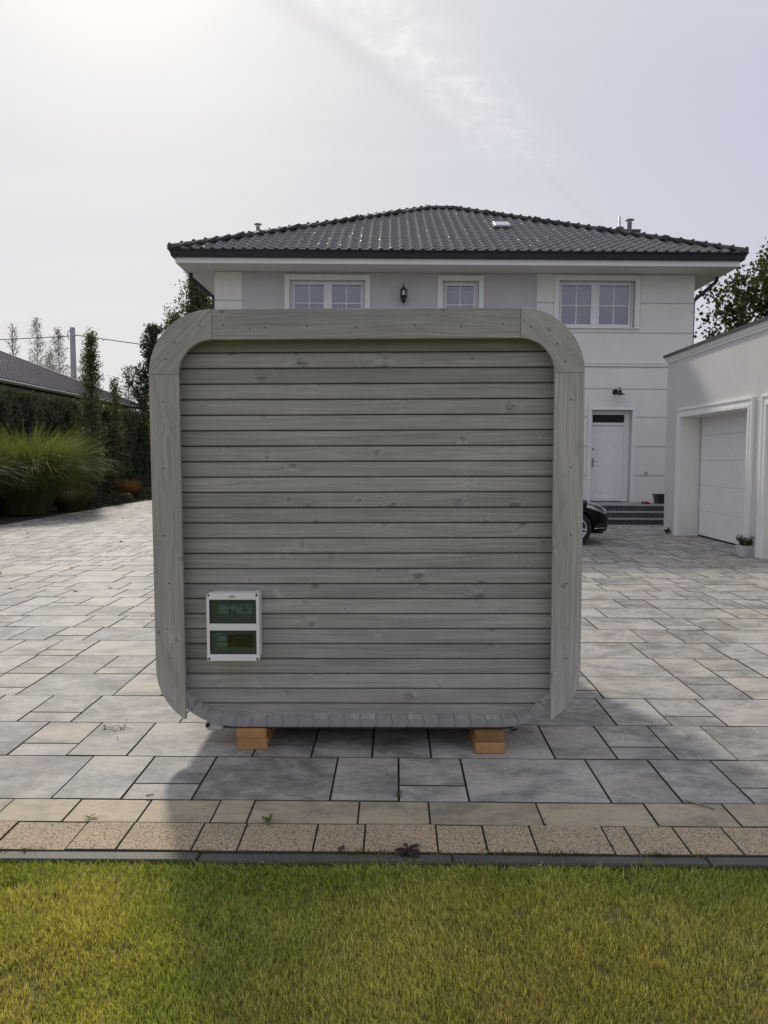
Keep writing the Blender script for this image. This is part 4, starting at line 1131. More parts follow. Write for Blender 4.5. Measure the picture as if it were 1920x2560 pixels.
for k, (a, b) in enumerate(gd):
    m = MB(); m.add([(0,G(b),0),(RECD+.1,G(b),0),(RECD+.1,G(b),GTOP),(0,G(b),GTOP)], [(0,1,2,3)]); m.add([(0,G(a),0),(RECD+.1,G(a),0),(RECD+.1,G(a),GTOP),(0,G(a),GTOP)], [(3,2,1,0)]); m.add([(0,G(a),GTOP),(RECD+.1,G(a),GTOP),(RECD+.1,G(b),GTOP),(0,G(b),GTOP)], [(3,2,1,0)])
    m.build('door_reveal', WHITE, gar, fixn=False)
    sr = MB()
    for i, (off, w, th) in enumerate(((.0, .055, .045), (.055, .075, .030), (.130, .045, .050))):
        sr.box(-th, -.0005*0+.0, G(b)+off, G(b)+off+w, 0, GTOP+off); sr.box(-th, 0, G(a)-off-w, G(a)-off, 0, GTOP+off); sr.box(-th, 0, G(a)-off-w, G(b)+off+w, GTOP+off+.0005, GTOP+off+w)
    sr.build('surround', TRIM, gar, bevel=.004)
    door = empty('garage_door'); door.parent = gar
    for q in range(5):
        z0 = .035+q*.512; z1 = min(z0+.509, GTOP+.3)
        MB().box(RECD, RECD+.04, G(a)+.035, G(b)-.035, z0, z1).build('door_section', DOORW, door, bevel=.004)
    MB().box(RECD+.008, RECD+.05, G(a)+.003, G(b)-.003, .0, .034).build('floor_seal', RUBBER, door)
    m = MB(); m.box(RECD+.003, RECD+.05, G(a)+.002, G(a)+.034, .034, GTOP); m.box(RECD+.003, RECD+.05, G(b)-.034, G(b)-.002, .034, GTOP); m.build('guide_rail', GROOVE, door)
    MB().box(RECD+.055, RECD+.07, G(a)-.2, G(b)+.2, -.05, GTOP+.3).build('door_backing', DARKIN, door)
# roof-edge moulding and flashing
def edge_sweep(prof, nm, mt):
    m = MB(); m.prism(prof, 'y', G(GY0)-.1, G(GY1)+.02); m.build(nm, mt, gar)
edge_sweep([(0.002, 3.66), (-.02, 3.665), (-.02, 3.70), (-.045, 3.715), (-.045, 3.745), (-.07, 3.76), (-.07, 3.795), (.3, 3.795), (.3, 3.66)], 'roof_moulding', TRIM)
edge_sweep([(-.10, 3.782), (-.10, 3.835), (.2, 3.85), (7.1, 3.85), (7.1, 3.797), (-.0705, 3.797), (-.0705, 3.782)], 'roof_flashing', CAPM)

# potted lavender by the garage pillar
pt = empty('potted_plant', (5.82, 12.80, 0), .3); tag(pt, 'white square plant pot with bushy green herb beside the garage pillar', 'potted plant')
m = MB()
def ring4(w, z): return [(-w,-w,z),(w,-w,z),(w,w,z),(-w,w,z)]
vs = ring4(.080, .0)+ring4(.103, .150)+ring4(.108, .150)+ring4(.108, .172)+ring4(.096, .172)+ring4(.094, .13)
fs = [(3,2,1,0)]
for k in range(5): fs += [(k*4+i, k*4+(i+1) % 4, k*4+4+(i+1) % 4, k*4+4+i) for i in range(4)]
m.add(vs, fs).build('pot', POTW, pt, fixn=False)
MB().box(-.094, .094, -.094, .094, .11, .135).build('potting_soil', SOIL, pt)

# ================================================================== PLANTS
def leaf_arrays(P, size, g, cA, cB, shape='diamond', flat=0., droop=None, light=None):
    n = len(P); s = size*g.uniform(.65, 1.25, n)[:, None]
    a = g.normal(0, 1, (n, 3)); a[:, 2] *= (1-flat)
    if droop is not None: a = a*.5+np.array(droop)
    a /= np.linalg.norm(a, axis=1)[:, None]
    b = np.cross(a, g.normal(0, 1, (n, 3))); b /= np.linalg.norm(b, axis=1)[:, None]
    if shape == 'diamond': pat = [(-.5, 0), (.0, .27), (.5, 0), (.0, -.27)]
    elif shape == 'needle': pat = [(-.5, .0), (.0, .13), (.5, .02), (.0, -.13)]
    else: pat = [(-.5, 0), (-.30, .30), (-.05, .26), (.02, .52), (.20, .22), (.52, .0), (.20, -.22), (.02, -.52), (-.05, -.26), (-.30, -.30)]
    k = len(pat)
    nrm = np.cross(a, b)
    V = np.stack([P+a*s*u+b*s*v+nrm*s*(.10*abs(v)) for u, v in pat], 1)
    F = np.arange(n*k).reshape(n, k)
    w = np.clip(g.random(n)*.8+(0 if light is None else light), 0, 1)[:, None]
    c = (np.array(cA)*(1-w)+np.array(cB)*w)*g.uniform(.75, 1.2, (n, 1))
    return V.reshape(-1, 3), F, np.repeat(c, k, 0)

def make_tree(name, label, base, H, tr, prof, nb, nl, ls, cA, cB, seed, up=.5, bare=.12, sub=6, barkm=BARK, leafm=LEAF, shape='diamond', jit=2.2, group=None, gold=None, droop=None, curve=.15, subl=.38, cat='tree', lean=0., twig=.0025):
    g = np.random.default_rng(seed); base = np.array(base, float)
    root = empty(name, base); tag(root, label, cat, group)
    wood = MB(); nT = 9
    wob = np.cumsum(g.normal(0, .012*H/nT, (nT, 2)), 0)
    tp_ = [(wob[i, 0]-wob[0, 0]+lean*H*(i/(nT-1))**1.5, wob[i, 1]-wob[0, 1], H*.97*i/(nT-1)) for i in range(nT)]
    wood.tube(tp_, [tr*(1-.9*i/(nT-1)) for i in range(nT)], 8)
    tpn = np.array(tp_)
    anchors = []
    for i in range(nb):
        tt = bare+(0.985-bare)*((i+g.random())/nb)
        z = tt*H*.97; s = np.array([np.interp(z, tpn[:, 2], tpn[:, k]) for k in range(3)])
        az = i*2.39996+g.normal(0, .4); L = prof(tt)*g.uniform(.45, 1.2)
        if L < .05: continue
        el = up*g.uniform(.75, 1.25)
        dv = np.array([math.cos(az)*math.cos(el), math.sin(az)*math.cos(el), math.sin(el)])
        pts = [s]
        for q in range(1, 5):
            dv = dv+np.array([0, 0, curve*.35])+g.normal(0, .08, 3); dv /= np.linalg.norm(dv)
            pts.append(pts[-1]+dv*L/4)
        r0 = max(.006, tr*.38*(1-tt)+.004)
        wood.tube(pts, [r0, r0*.75, r0*.5, r0*.32, r0*.15], 5, caps=False)
        pts = np.array(pts)
        for q in range(sub):
            u = .25+.75*(q+g.random())/sub; f = u*4; j = min(3, int(f)); p = pts[j]+(pts[j+1]-pts[j])*(f-j)
            d2 = (pts[j+1]-pts[j]); d2 /= np.linalg.norm(d2); d2 = d2+g.normal(0, .65, 3)
            if droop is not None: d2 = d2*.6+np.array(droop)*.9
            d2 /= np.linalg.norm(d2); l2 = L*subl*g.uniform(.5, 1.2)
            e = p+d2*l2
            wood.tube([p, p+(e-p)*.5+g.normal(0, .03*l2, 3), e], [max(r0*.35, twig), max(r0*.22, twig*.8), twig*.6], 3, caps=False)
            for w_ in np.linspace(.15, 1, 6): anchors.append(p+(e-p)*w_)
        anchors.append(pts[-1])
    wood.build('trunk', barkm, root, smooth=True, fixn=False)
    A = np.array(anchors); P = A[g.integers(0, len(A), nl)]+g.normal(0, ls*jit*.5, (nl, 3))
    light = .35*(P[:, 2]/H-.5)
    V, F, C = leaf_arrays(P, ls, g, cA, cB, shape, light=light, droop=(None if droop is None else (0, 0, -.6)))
    if gold is not None:
        k = len(V)//nl; m = (g.random(nl) < gold); C = np.where(np.repeat(m, k)[:, None], np.array([.34, .25, .06])*np.repeat(g.uniform(.7, 1.2, nl), k)[:, None], C)
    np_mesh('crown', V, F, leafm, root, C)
    return root

colp = lambda w: (lambda t: w*(.45+.55*math.sin(math.pi*min(1, .12+t*.95)))*(1-.80*t**3))
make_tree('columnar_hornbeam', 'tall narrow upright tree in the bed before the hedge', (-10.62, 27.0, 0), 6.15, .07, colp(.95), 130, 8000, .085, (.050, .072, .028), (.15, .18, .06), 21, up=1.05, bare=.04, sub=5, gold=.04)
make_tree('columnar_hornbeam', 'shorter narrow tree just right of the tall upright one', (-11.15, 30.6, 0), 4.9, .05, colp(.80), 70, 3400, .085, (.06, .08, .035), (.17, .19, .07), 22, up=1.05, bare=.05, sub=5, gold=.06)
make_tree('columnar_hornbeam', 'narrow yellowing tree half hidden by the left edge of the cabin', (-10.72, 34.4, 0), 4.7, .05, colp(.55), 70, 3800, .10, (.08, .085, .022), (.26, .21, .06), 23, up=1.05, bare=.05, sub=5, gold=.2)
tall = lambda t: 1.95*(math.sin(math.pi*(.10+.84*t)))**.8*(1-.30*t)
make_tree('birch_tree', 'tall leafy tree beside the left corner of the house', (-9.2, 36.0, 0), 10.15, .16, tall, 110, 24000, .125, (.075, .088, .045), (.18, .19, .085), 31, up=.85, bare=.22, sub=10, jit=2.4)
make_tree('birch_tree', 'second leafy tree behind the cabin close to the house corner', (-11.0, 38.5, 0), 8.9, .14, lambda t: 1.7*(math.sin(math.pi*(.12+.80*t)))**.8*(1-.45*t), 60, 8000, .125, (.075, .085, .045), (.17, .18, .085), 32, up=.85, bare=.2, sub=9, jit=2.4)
pinep = lambda t: 3.1*(1.02-t)**.70
make_tree('pine_tree', 'dark green pine rising left of the cabin corner', (-13.05, 42.0, 0), 8.95, .15, pinep, 80, 11000, .22, (.032, .045, .026), (.075, .090, .045), 41, up=.45, bare=.12, sub=7, leafm=NEEDLE, shape='needle', curve=.35, jit=.9, subl=.30)
make_tree('pine_tree', 'lower dark pine partly behind the upright edge of the cabin', (-14.6, 47.0, 0), 6.4, .13, pinep, 56, 7000, .24, (.032, .045, .026), (.075, .090, .045), 42, up=.45, bare=.10, sub=7, leafm=NEEDLE, shape='needle', curve=.35, jit=.9, subl=.30)
brp = lambda w: (lambda t: w*(1.03-t)**.62)
for k, (x, y, h, w, nl, lab, sd_, col) in enumerate((
    (-28.7, 58, 11.9, 1.9, 900, 'sparse dark tree at the far left behind the grey tiled roof', 51, 0), (-30.6, 66, 13.9, 2.4, 5200, 'tallest bare-topped birch behind the grey tiled roof', 52, 1),
    (-31.4, 72, 14.0, 2.7, 8200, 'broad birch just left of the concrete pole', 53, 1), (-28.2, 70, 11.4, 2.2, 5200, 'birch right behind the concrete pole', 54, 1),
    (-27.0, 78, 11.2, 1.9, 3600, 'slender pale birch between the upright tree and the cabin', 55, 1), (-27.8, 62, 10.4, 2.3, 3600, 'low wispy birch between the two tall birches', 56, 1))):
    make_tree('far_birch', lab, (x, y, 0), h, .12, brp(w), 110, nl//2, .11, (.085, .080, .060), (.20, .18, .11), sd_, up=.8, bare=.15, sub=10, barkm=BARK if not col else BIRCHB, droop=(0, 0, -.7) if col else None, jit=2.2, twig=.014, group='birches beyond the neighbouring roof')
# maple behind the garage
make_tree('maple_tree', 'large-leaved green maple behind the garage roof', (11.35, 23.6, 0), 7.35, .16, lambda t: 2.35*(math.sin(math.pi*(.10+.82*t)))**.7, 64, 12500, .135, (.040, .058, .022), (.105, .135, .045), 61, up=.5, bare=.25, sub=8, shape='maple', jit=2.0)

# far wood seen between the upright tree and the cabin
g = np.random.default_rng(77); n = 26000
x = g.uniform(-60, 4, n); hgt = 3.2+2.6*vnoise(x*.35, x*0, 5)+1.6*vnoise(x*1.1, x*0, 6); z = hgt*g.random(n)**.7; y = 84+g.uniform(-3, 4, n)
V, F, C = leaf_arrays(np.stack([x, y, z], 1), .34, g, (.05, .05, .028), (.16, .125, .065))
tag(np_mesh('distant_wood', V, F, LEAF, None, C), 'hazy brown-green thicket far behind the hedge', 'wood', kind='stuff')

# ---- clipped conifer hedge along the left
hd = empty('conifer_hedge', (-12.0, 33, 0)); tag(hd, 'tall dark green clipped conifer hedge along the left side of the driveway', 'hedge')
HX, HY0, HY1, HH = .40, -21.0, 19.0, 3.62
def hedge_surf(y, z):
    return HX+.16*np.sin(y*2*np.pi/.82+.6*np.sin(y*.9))*(.5+.5*np.clip(z/HH, 0, 1))+.30*(vnoise(y*1.7+40, z*1.7, 31)-.5)+.16*(vnoise(y*5+40, z*5, 32)-.5)-.22*np.clip((z-2.9)/.7, 0, 1)**2
ny, nz = 260, 26
Y, Z = np.meshgrid(np.linspace(HY0, HY1, ny), np.linspace(-.05, HH-.12, nz), indexing='ij')
V = np.stack([hedge_surf(Y, Z)-.10, Y, Z], -1).reshape(-1, 3); idx = np.arange(ny*nz).reshape(ny, nz)
F = np.stack([idx[:-1, :-1], idx[1:, :-1], idx[1:, 1:], idx[:-1, 1:]], -1).reshape(-1, 4)
top = np.stack([np.stack([hedge_surf(Y[:, -1], Z[:, -1])-.1, Y[:, -1], Z[:, -1]], -1), np.stack([Y[:, -1]*0-.6, Y[:, -1], Z[:, -1]+.03], -1), np.stack([Y[:, -1]*0-.7, Y[:, -1], Z[:, -1]*0-.05], -1)], 1)
V2 = top.reshape(-1, 3); i2 = np.arange(ny*3).reshape(ny, 3)+len(V)
F2 = np.concatenate([np.stack([i2[:-1, k], i2[1:, k], i2[1:, k+1], i2[:-1, k+1]], -1) for k in (0, 1)])
np_mesh('hedge_core', np.concatenate([V, V2]), np.concatenate([F, F2]), plain('hedge_core', (.018, .024, .014), .95, .3), hd, smooth=True)
g = np.random.default_rng(5); n = 120000
y = HY0+(HY1-HY0)*g.random(n)**1.25; z = HH*np.sqrt(g.random(n)*.96+.04)*1.0; z = g.uniform(0, HH, n)
x = hedge_surf(y, z)-.02+g.normal(0, .045, n)
P = np.stack([x, y, z], 1)
tp2 = g.random(n) < .13; P[tp2, 2] = HH-.10+g.normal(0, .07, tp2.sum())+.12*vnoise(P[tp2, 1]*2.2, P[tp2, 1]*0, 8); P[tp2, 0] = g.uniform(-.5, HX-.1, tp2.sum())
a = g.normal(0, .42, (n, 3))+np.array([.25, 0, .85]); a /= np.linalg.norm(a, axis=1)[:, None]
b = np.cross(a, g.normal(0, 1, (n, 3))+np.array([1., 0, 0])); b /= np.linalg.norm(b, axis=1)[:, None]
s = g.uniform(.07, .15, n)[:, None]
V = np.stack([P-a*s*.3, P+b*s*.22+a*s*.25, P+a*s*.9, P-b*s*.22+a*s*.25], 1).reshape(-1, 3)
w = np.clip(.55*vnoise(y*3, z*3, 41)+.45*g.random(n)-.12, 0, 1)[:, None]
c = np.array([.050, .068, .040])*(1-w)+np.array([.170, .200, .108])*w
brn = (g.random(n) < .02)[:, None]; c = np.where(brn, np.array([.11, .075, .035]), c)
np_mesh('hedge_foliage', V, np.arange(n*4).reshape(n, 4), NEEDLE, hd, np.repeat(c, 4, 0))

# ---- fountain grass and bed plants
def fountain(name, label, base, n, rb, h, spread, cA, cB, seed, w=.009, tip=None, cat='ornamental grass', seg=7, upr=(0, 1)):
    g = np.random.default_rng(seed)
    root = empty(name, base); tag(root, label, cat)
    a = g.uniform(0, 2*np.pi, n); r0 = rb*np.sqrt(g.random(n)); L = h*g.uniform(.6, 1.2, n)
    lay = (.36+.64*g.beta(1.3, 1.3, n))*spread                        # how far each blade arches over
    aa = a+g.normal(0, .6, n)
    t_ = np.linspace(0, 1, seg+1)
    x0 = r0*np.cos(a); y0 = r0*np.sin(a)
    # angle from vertical grows along the blade
    th = (.08+.25*lay/spread)[:, None]+(lay[:, None])*t_[None]**1.5
    ds = (L/seg)[:, None]
    rr = np.concatenate([np.zeros((n, 1)), np.cumsum(np.sin(th[:, 1:])*ds, 1)], 1); zz = np.concatenate([np.zeros((n, 1)), np.cumsum(np.cos(th[:, 1:])*ds, 1)], 1)
    zz = np.maximum(zz, .01)
    cx = x0[:, None]+rr*np.cos(aa)[:, None]; cy_ = y0[:, None]+rr*np.sin(aa)[:, None]
    wv = w*g.uniform(.6, 1.2, n)[:, None]*(1-.85*t_[None]**2)
    tw = g.uniform(-.9, .9, n)[:, None]
    px = -np.sin(aa[:, None]+tw)*wv; py = np.cos(aa[:, None]+tw)*wv
    A = np.stack([cx-px, cy_-py, zz], -1); B = np.stack([cx+px, cy_+py, zz], -1)
    V = np.stack([A, B], 2).reshape(n, -1, 3)
    k = 2*(seg+1); base_i = np.arange(n)[:, None, None]*k; q = np.arange(seg)[None, :, None]*2
    F = (base_i+q+np.array([0, 1, 3, 2])[None, None]).reshape(-1, 4)
    u = g.random(n)[:, None]*.5
    cc = (np.array(cA)*(1-u)+np.array(cB)*u)
    tcol = t_[None, :, None]
    C = cc[:, None]*(1-tcol**1.4)+np.array(cB if tip is None else tip)[None, None]*(tcol**1.4)
    C = C*g.uniform(.75, 1.2, n)[:, None, None]
    dry = (g.random(n) < .03)[:, None, None]; C = np.where(dry, np.array([.30, .25, .13])*1., C)
    C = np.repeat(C[:, :, None], 2, 2).reshape(-1, 3)
    np_mesh('blades', V.reshape(-1, 3), F, GRASSM, root, C)
    return root
fountain('fountain_grass', 'big arching green fountain grass spilling over the bed at the left edge', (-10.55, 21.8, 0), 9500, .60, 2.6, 1.75, (.060, .085, .028), (.17, .20, .055), 1, w=.010, tip=(.30, .33, .10))
fountain('fountain_grass', 'second green fountain grass cut by the left picture edge', (-11.3, 19.0, 0), 5000, .5, 2.4, 1.75, (.060, .085, .028), (.17, .20, .055), 2, w=.010, tip=(.28, .31, .09))
fountain('rusty_grass', 'rust brown tuft of upright grass in the bed beside the narrow tree', (-10.15, 29.0, 0), 700, .30, .78, .5, (.06, .06, .02), (.17, .085, .04), 3, w=.010, tip=(.19, .095, .05))
fountain('rusty_grass', 'olive tuft of low grass further along the bed', (-9.95, 32.2, 0), 600, .55, .42, 1.1, (.06, .065, .02), (.17, .14, .05), 4, w=.012, tip=(.22, .19, .07))
fountain('rusty_grass', 'yellowish low grass in the bed nearest the cabin edge', (-9.9, 34.6, 0), 600, .55, .48, 1.1, (.07, .07, .02), (.2, .17, .06), 6, w=.012, tip=(.24, .20, .07))
fountain('rusty_grass', 'dull low grass spilling beside the big fountain grass', (-9.95, 23.4, 0), 900, .35, .85, 1.7, (.06, .06, .022), (.17, .15, .055), 5, w=.010, tip=(.22, .18, .07))
def shrub(label, base, r, h, n, cA, cB, seed, ls=.06):
    g = np.random.default_rng(seed); root = empty('low_shrub', base); tag(root, label, 'shrub', 'low shrubs in the left bed')
    st = MB()
    for k in range(9):
        a = k*.7+g.random(); st.tube([(0, 0, 0), (.5*r*math.cos(a), .5*r*math.sin(a), h*.5), (.85*r*math.cos(a), .85*r*math.sin(a), h*.75)], [.012, .008, .003], 4, caps=False)
    st.build('stems', BARK, root, fixn=False)
    d = g.normal(0, 1, (n, 3)); d[:, 2] = np.abs(d[:, 2]); d /= np.linalg.norm(d, axis=1)[:, None]
    lump = .72+.5*vnoise(d[:, 0]*3+9, d[:, 1]*3+9, seed)
    P = d*np.array([r, r, h])*(lump*g.uniform(.55, 1, n)**.5)[:, None]
    V, F, C = leaf_arrays(P, ls, g, cA, cB); np_mesh('foliage', V, F, LEAF, root, C)
for k, (x, y, r, h, dark, lab) in enumerate(((-9.78, 24.3, .42, .28, 1, 'dark creeping shrub at the driveway edge right of the fountain grass'), (-9.74, 26.0, .45, .26, 1, 'second dark creeping shrub along the driveway edge'),
        (-9.98, 27.6, .55, .45, 0, 'grey-green low mound shrub before the rusty grass'), (-9.72, 29.2, .42, .30, 1, 'third dark creeping shrub at the driveway edge'), (-9.72, 31.3, .50, .32, 1, 'fourth dark creeping shrub near the olive grass'),
        (-10.8, 33.6, .7, 1.1, 0, 'small leafy shrub against the hedge near the cabin edge'), (-10.6, 24.9, .6, .9, 1, 'dark shrub between the fountain grass and the narrow tree'))):
    shrub(lab, (x, y, 0), r, h, 900, (.018, .026, .014) if dark else (.05, .058, .036), (.05, .065, .03) if dark else (.12, .125, .07), 200+k)

# herb in the white pot
g = np.random.default_rng(9); P = []; st = MB()
for k in range(34):
    a = g.uniform(0, 6.28); l = g.uniform(.09, .20); e = np.array([math.cos(a)*l*.75, math.sin(a)*l*.75, .13+l]); s0 = np.array([math.cos(a)*.04, math.sin(a)*.04, .13])
    st.tube([s0, (s0+e)/2+np.array([0, 0, .02]), e], [.003, .002, .001], 4, caps=False)
    for u in np.linspace(.25, 1, 14): P.append(s0+(e-s0)*u+g.normal(0, .012, 3))
st.build('stems', plain('green_stem', (.06, .08, .03), .7), pt, fixn=False)
V, F, C = leaf_arrays(np.array(P), .045, g, (.045, .065, .032), (.12, .145, .07)); np_mesh('foliage', V, F, LEAF, pt, C)

# small weeds in the paving
def weed(label, base, n, L, cA, cB, seed, w=.3, up_=.9, name='weed', mat=LEAF):
    g = np.random.default_rng(seed); root = empty(name, base); tag(root, label, 'weed')
    mb = MB(); st = MB()
    for k in range(n):
        a = k*2.4+g.normal(0, .3); el = up_*g.uniform(.55, 1.25); l = L*g.uniform(.7, 1.15)
        d = np.array([math.cos(a)*math.cos(el), math.sin(a)*math.cos(el), math.sin(el)]); sd_ = np.array([-math.sin(a), math.cos(a), 0]); z0 = L*.25*k/n
        c = tuple(np.array(cA)+(np.array(cB)-np.array(cA))*g.random())
        p0 = np.array([0, 0, z0]); q = []
        for u, ww in ((0, .06), (.3, .8), (.6, 1), (.85, .55), (1, .02)):
            m_ = p0+d*l*u-np.array([0, 0, l*.30*u*u]); q += [m_-sd_*w*l*.5*ww, m_+sd_*w*l*.5*ww]
        mb.add(q, [(2*i, 2*i+1, 2*i+3, 2*i+2) for i in range(4)], c)
    st.tube([(0, 0, -.012), (0, 0, L*.3)], [.0025, .0015], 5); st.build('stem', MATS['green_stem'], root)
    mb.build('leaves', mat, root, fixn=False); return root
weed('green weed in the sandy slab joint before the cabin', (-.555, 3.275, .0), 9, .050, (.10, .16, .03), (.20, .25, .06), 1)
weed('small green seedling in the joint at the left of the border', (-1.355, 3.30, .0), 5, .042, (.12, .15, .03), (.22, .24, .07), 2, up_=.5)
weed('grey-green weed at the foot of the garage corner', (5.85, 16.55, 0), 16, .16, (.06, .075, .045), (.12, .13, .08), 3)
weed('tiny weed beside the split slab in front of the cabin', (.02, 3.545, 0), 7, .032, (.09, .11, .03), (.16, .16, .05), 4)
weed('withered purple weed lying on the dark kerb', (.055, 3.035, .004), 9, .062, (.055, .036, .040), (.11, .075, .075), 5, up_=.28, w=.42)
weed('fresh blade weed at the lawn edge right of the cabin', (.99, 2.94, -.01), 4, .045, (.13, .17, .04), (.22, .24, .08), 6)
def dryleaf(label, base, L, rz, seed, mat=DRYLEAF):
    g = np.random.default_rng(seed); vs = []; fs = []
    for i, (u, w_) in enumerate(((-.5, .04), (-.25, .5), (0, .62), (.25, .45), (.5, .03))):
        for k, s_ in enumerate((-1, 0, 1)): vs.append((u*L, s_*w_*L*.5, .004+.16*L*abs(s_)+g.uniform(0, .10)*L+.25*L*u*u))
    for i in range(4):
        for k in range(2): fs.append((i*3+k, i*3+k+1, i*3+k+4, i*3+k+3))
    o = MB().add(vs, fs).build('fallen_leaf', mat, smooth=True, fixn=False); o.location = base; o.rotation_euler = (0, 0, rz); tag(o, label, 'leaf')
dryleaf('orange dry leaf on the split slab left of the cabin shadow', (-1.155, 3.512, .002), .038, .4, 1)
dryleaf('brown curled leaf on the kerb edge before the cabin', (-.215, 3.035, .002), .045, 1.1, 2, DEADP)
dryleaf('small brown leaf on the sunlit slab near the left split slab', (-1.72, 4.44, .002), .032, 2., 3)
dryleaf('dark leaf on the grey slab right of the pine beam', (.70, 4.42, .002), .05, .2, 4, DEADP)
dryleaf('pale brown leaf on the driveway left of the cabin post', (-1.66, 6.75, .002), .06, .2, 6)
tw = MB(); g = np.random.default_rng(3)
for k in range(11):
    p = np.array([g.normal(0, .018), g.normal(0, .05), .004]); dd = g.normal(0, .04, 2); tw.tube([p, p+np.array([dd[0]*.5, dd[1]*.6, .014]), p+np.array([dd[0], dd[1]*1.6, .006])], [.0016, .0013, .0006], 4)
o = tw.build('twig_litter', plain('dark_twig', (.07, .055, .04), .9), fixn=False); o.location = (-1.62, 4.40, 0); tag(o, 'little heap of dry twigs on the sunlit slab joint at left', 'twigs')
o = MB().tube([(0, 0, .006), (.06, -.05, .008), (.105, -.085, .005)], [.004, .0045, .003], 5).build('wood_splinter', TWIG); o.location = (1.36, 3.52, 0); tag(o, 'pale splinter of wood on the border at the right', 'splinter')
# litter strewn over the far left of the driveway
g = np.random.default_rng(14); n = 150
P = np.stack([g.uniform(-9.3, -3.2, n), g.uniform(9, 34, n), np.full(n, .008)], 1)
V, F, C = leaf_arrays(P, .075, g, (.05, .035, .02), (.20, .11, .05), flat=.9); V[:, 2] = np.clip(V[:, 2], .004, .03)
tag(np_mesh('leaf_litter', V, F, LEAF, None, C), 'scattered brown leaves on the left of the driveway', 'leaves', kind='stuff')
g = np.random.default_rng(15); n = 260
P = np.stack([g.uniform(-3, 3, n), g.uniform(3.3, 8, n), np.full(n, .004)], 1)
V, F, C = leaf_arrays(P, .010, g, (.03, .025, .02), (.10, .07, .04), flat=.9); V[:, 2] = np.clip(V[:, 2], .003, .008)
tag(np_mesh('crumb_litter', V, F, LEAF, None, C), 'tiny dark crumbs of soil and leaf strewn over the slabs', 'litter', kind='stuff')

# ================================================================== NEIGHBOUR, POLE
nb_ = empty('neighbour_house', (-14, 43, 0)); tag(nb_, 'neighbouring house with grey tiled hipped roof behind the hedge', 'house')
NE, NP = 4.36, .44; NL, NWD = 34., 14.
MB().box(-NWD+.6, -.6, -NL+.6, -.6, 0, NE-.05).build('wall', GARW, nb_)
rz_ = NE+NP*NWD/2
MB().add([(0,0,NE),(0,-NL,NE),(-NWD,-NL,NE),(-NWD,0,NE),(-NWD/2,-NWD/2,rz_),(-NWD/2,-NL+NWD/2,rz_)], [(1,0,4,5),(0,3,4),(3,2,5,4),(2,1,5),(0,1,2,3)]).build('roof_deck', NTILE, nb_, fixn=False)
u = Vector((0, 1, 0)); v = Vector((-1, 0, NP)).normalized(); nn = u.cross(v).normalized()
lst = []; sl = math.sqrt(1+NP*NP)
for r in range(int(NWD/2*sl/.35)):
    run = r*.35/sl
    for c in range(int(NL/.30)):
        uu = -NL+c*.30
        if uu+.30 > -run+.1 or uu < -NL+run: continue
        lst.append((uu, r*.35))
V0 = np.array(tv)*np.array([.30/TWD, 1., 1.2]); Pn = np.array([(a, b, .02) for a, b in lst]); Mx = np.array(Matrix((u, v, nn)).transposed())
A = (V0[None]+Pn[:, None]).reshape(-1, 3) @ Mx.T+np.array([0, 0, NE])
tag(np_mesh('roof_tiles', A, (np.array(tf)[None]+(np.arange(len(lst))*len(V0))[:, None, None]).reshape(-1, 4), NTILE, nb_), kind='stuff')
MB().tube([(.05, -NL, NE-.03), (.05, .05, NE-.03)], .07, 8).build('gutter', plain('pale_gutter', (.22, .25, .16), .6), nb_)
MB().tube([(0, 0, NE+.06), (-NWD/2, -NWD/2, rz_+.06)], .10, 8).build('hip_tiles', NTILE, nb_)

pl = empty('utility_pole', (-19.25, 46.2, 0)); tag(pl, 'tapered grey concrete utility pole behind the neighbouring roof', 'utility pole')
MB().tube([(0, 0, -.2), (0, 0, 5), (0, 0, 9.35)], [.21, .185, .15], 12).build('shaft', CONC, pl, smooth=True)
for z in (6.05, 6.2): MB().tube([(0, 0, z), (0, 0, z+.04)], .187, 12).build('strap', plain('pale_strap', (.6, .6, .6), .5) if z < 6.1 else MATS['pale_strap'], pl)
MB().tube([(-.14, 0, 9.2), (-.26, 0, 9.12), (-.32, 0, 8.9), (-.22, 0, 8.65)], .022, 6).build('cable_bow', WIRE, pl); MB().tube([(.14, -.1, 8.85), (.30, -.15, 8.88)], .03, 6).build('insulator', CONC, pl); MB().tube([(-.14, -.1, 8.85), (-.30, -.15, 8.83)], .03, 6).build('insulator', CONC, pl)
def wire(a, b, sag, lab):
    a, b = Vector(a), Vector(b); pts = [a.lerp(b, k/16)-Vector((0, 0, sag*4*(k/16)*(1-k/16))) for k in range(17)]
    o = MB().tube(pts, .026, 5).build('overhead_wire', WIRE); tag(o, lab, 'wire')
wire((-19.5, 46, 8.82), (-46, 42, 8.0), .35, 'overhead wire running left from the concrete pole'); wire((-18.95, 46, 8.88), (10, 62, 8.2), .5, 'overhead wire running right from the concrete pole towards the house')

# ================================================================== CAR (nose towards the right, mostly behind the cabin)
car = empty('parked_car', (1.62, 15.12, 0), rad(0)); tag(car, 'black hatchback car parked nose to the right, half hidden by the cabin', 'car')
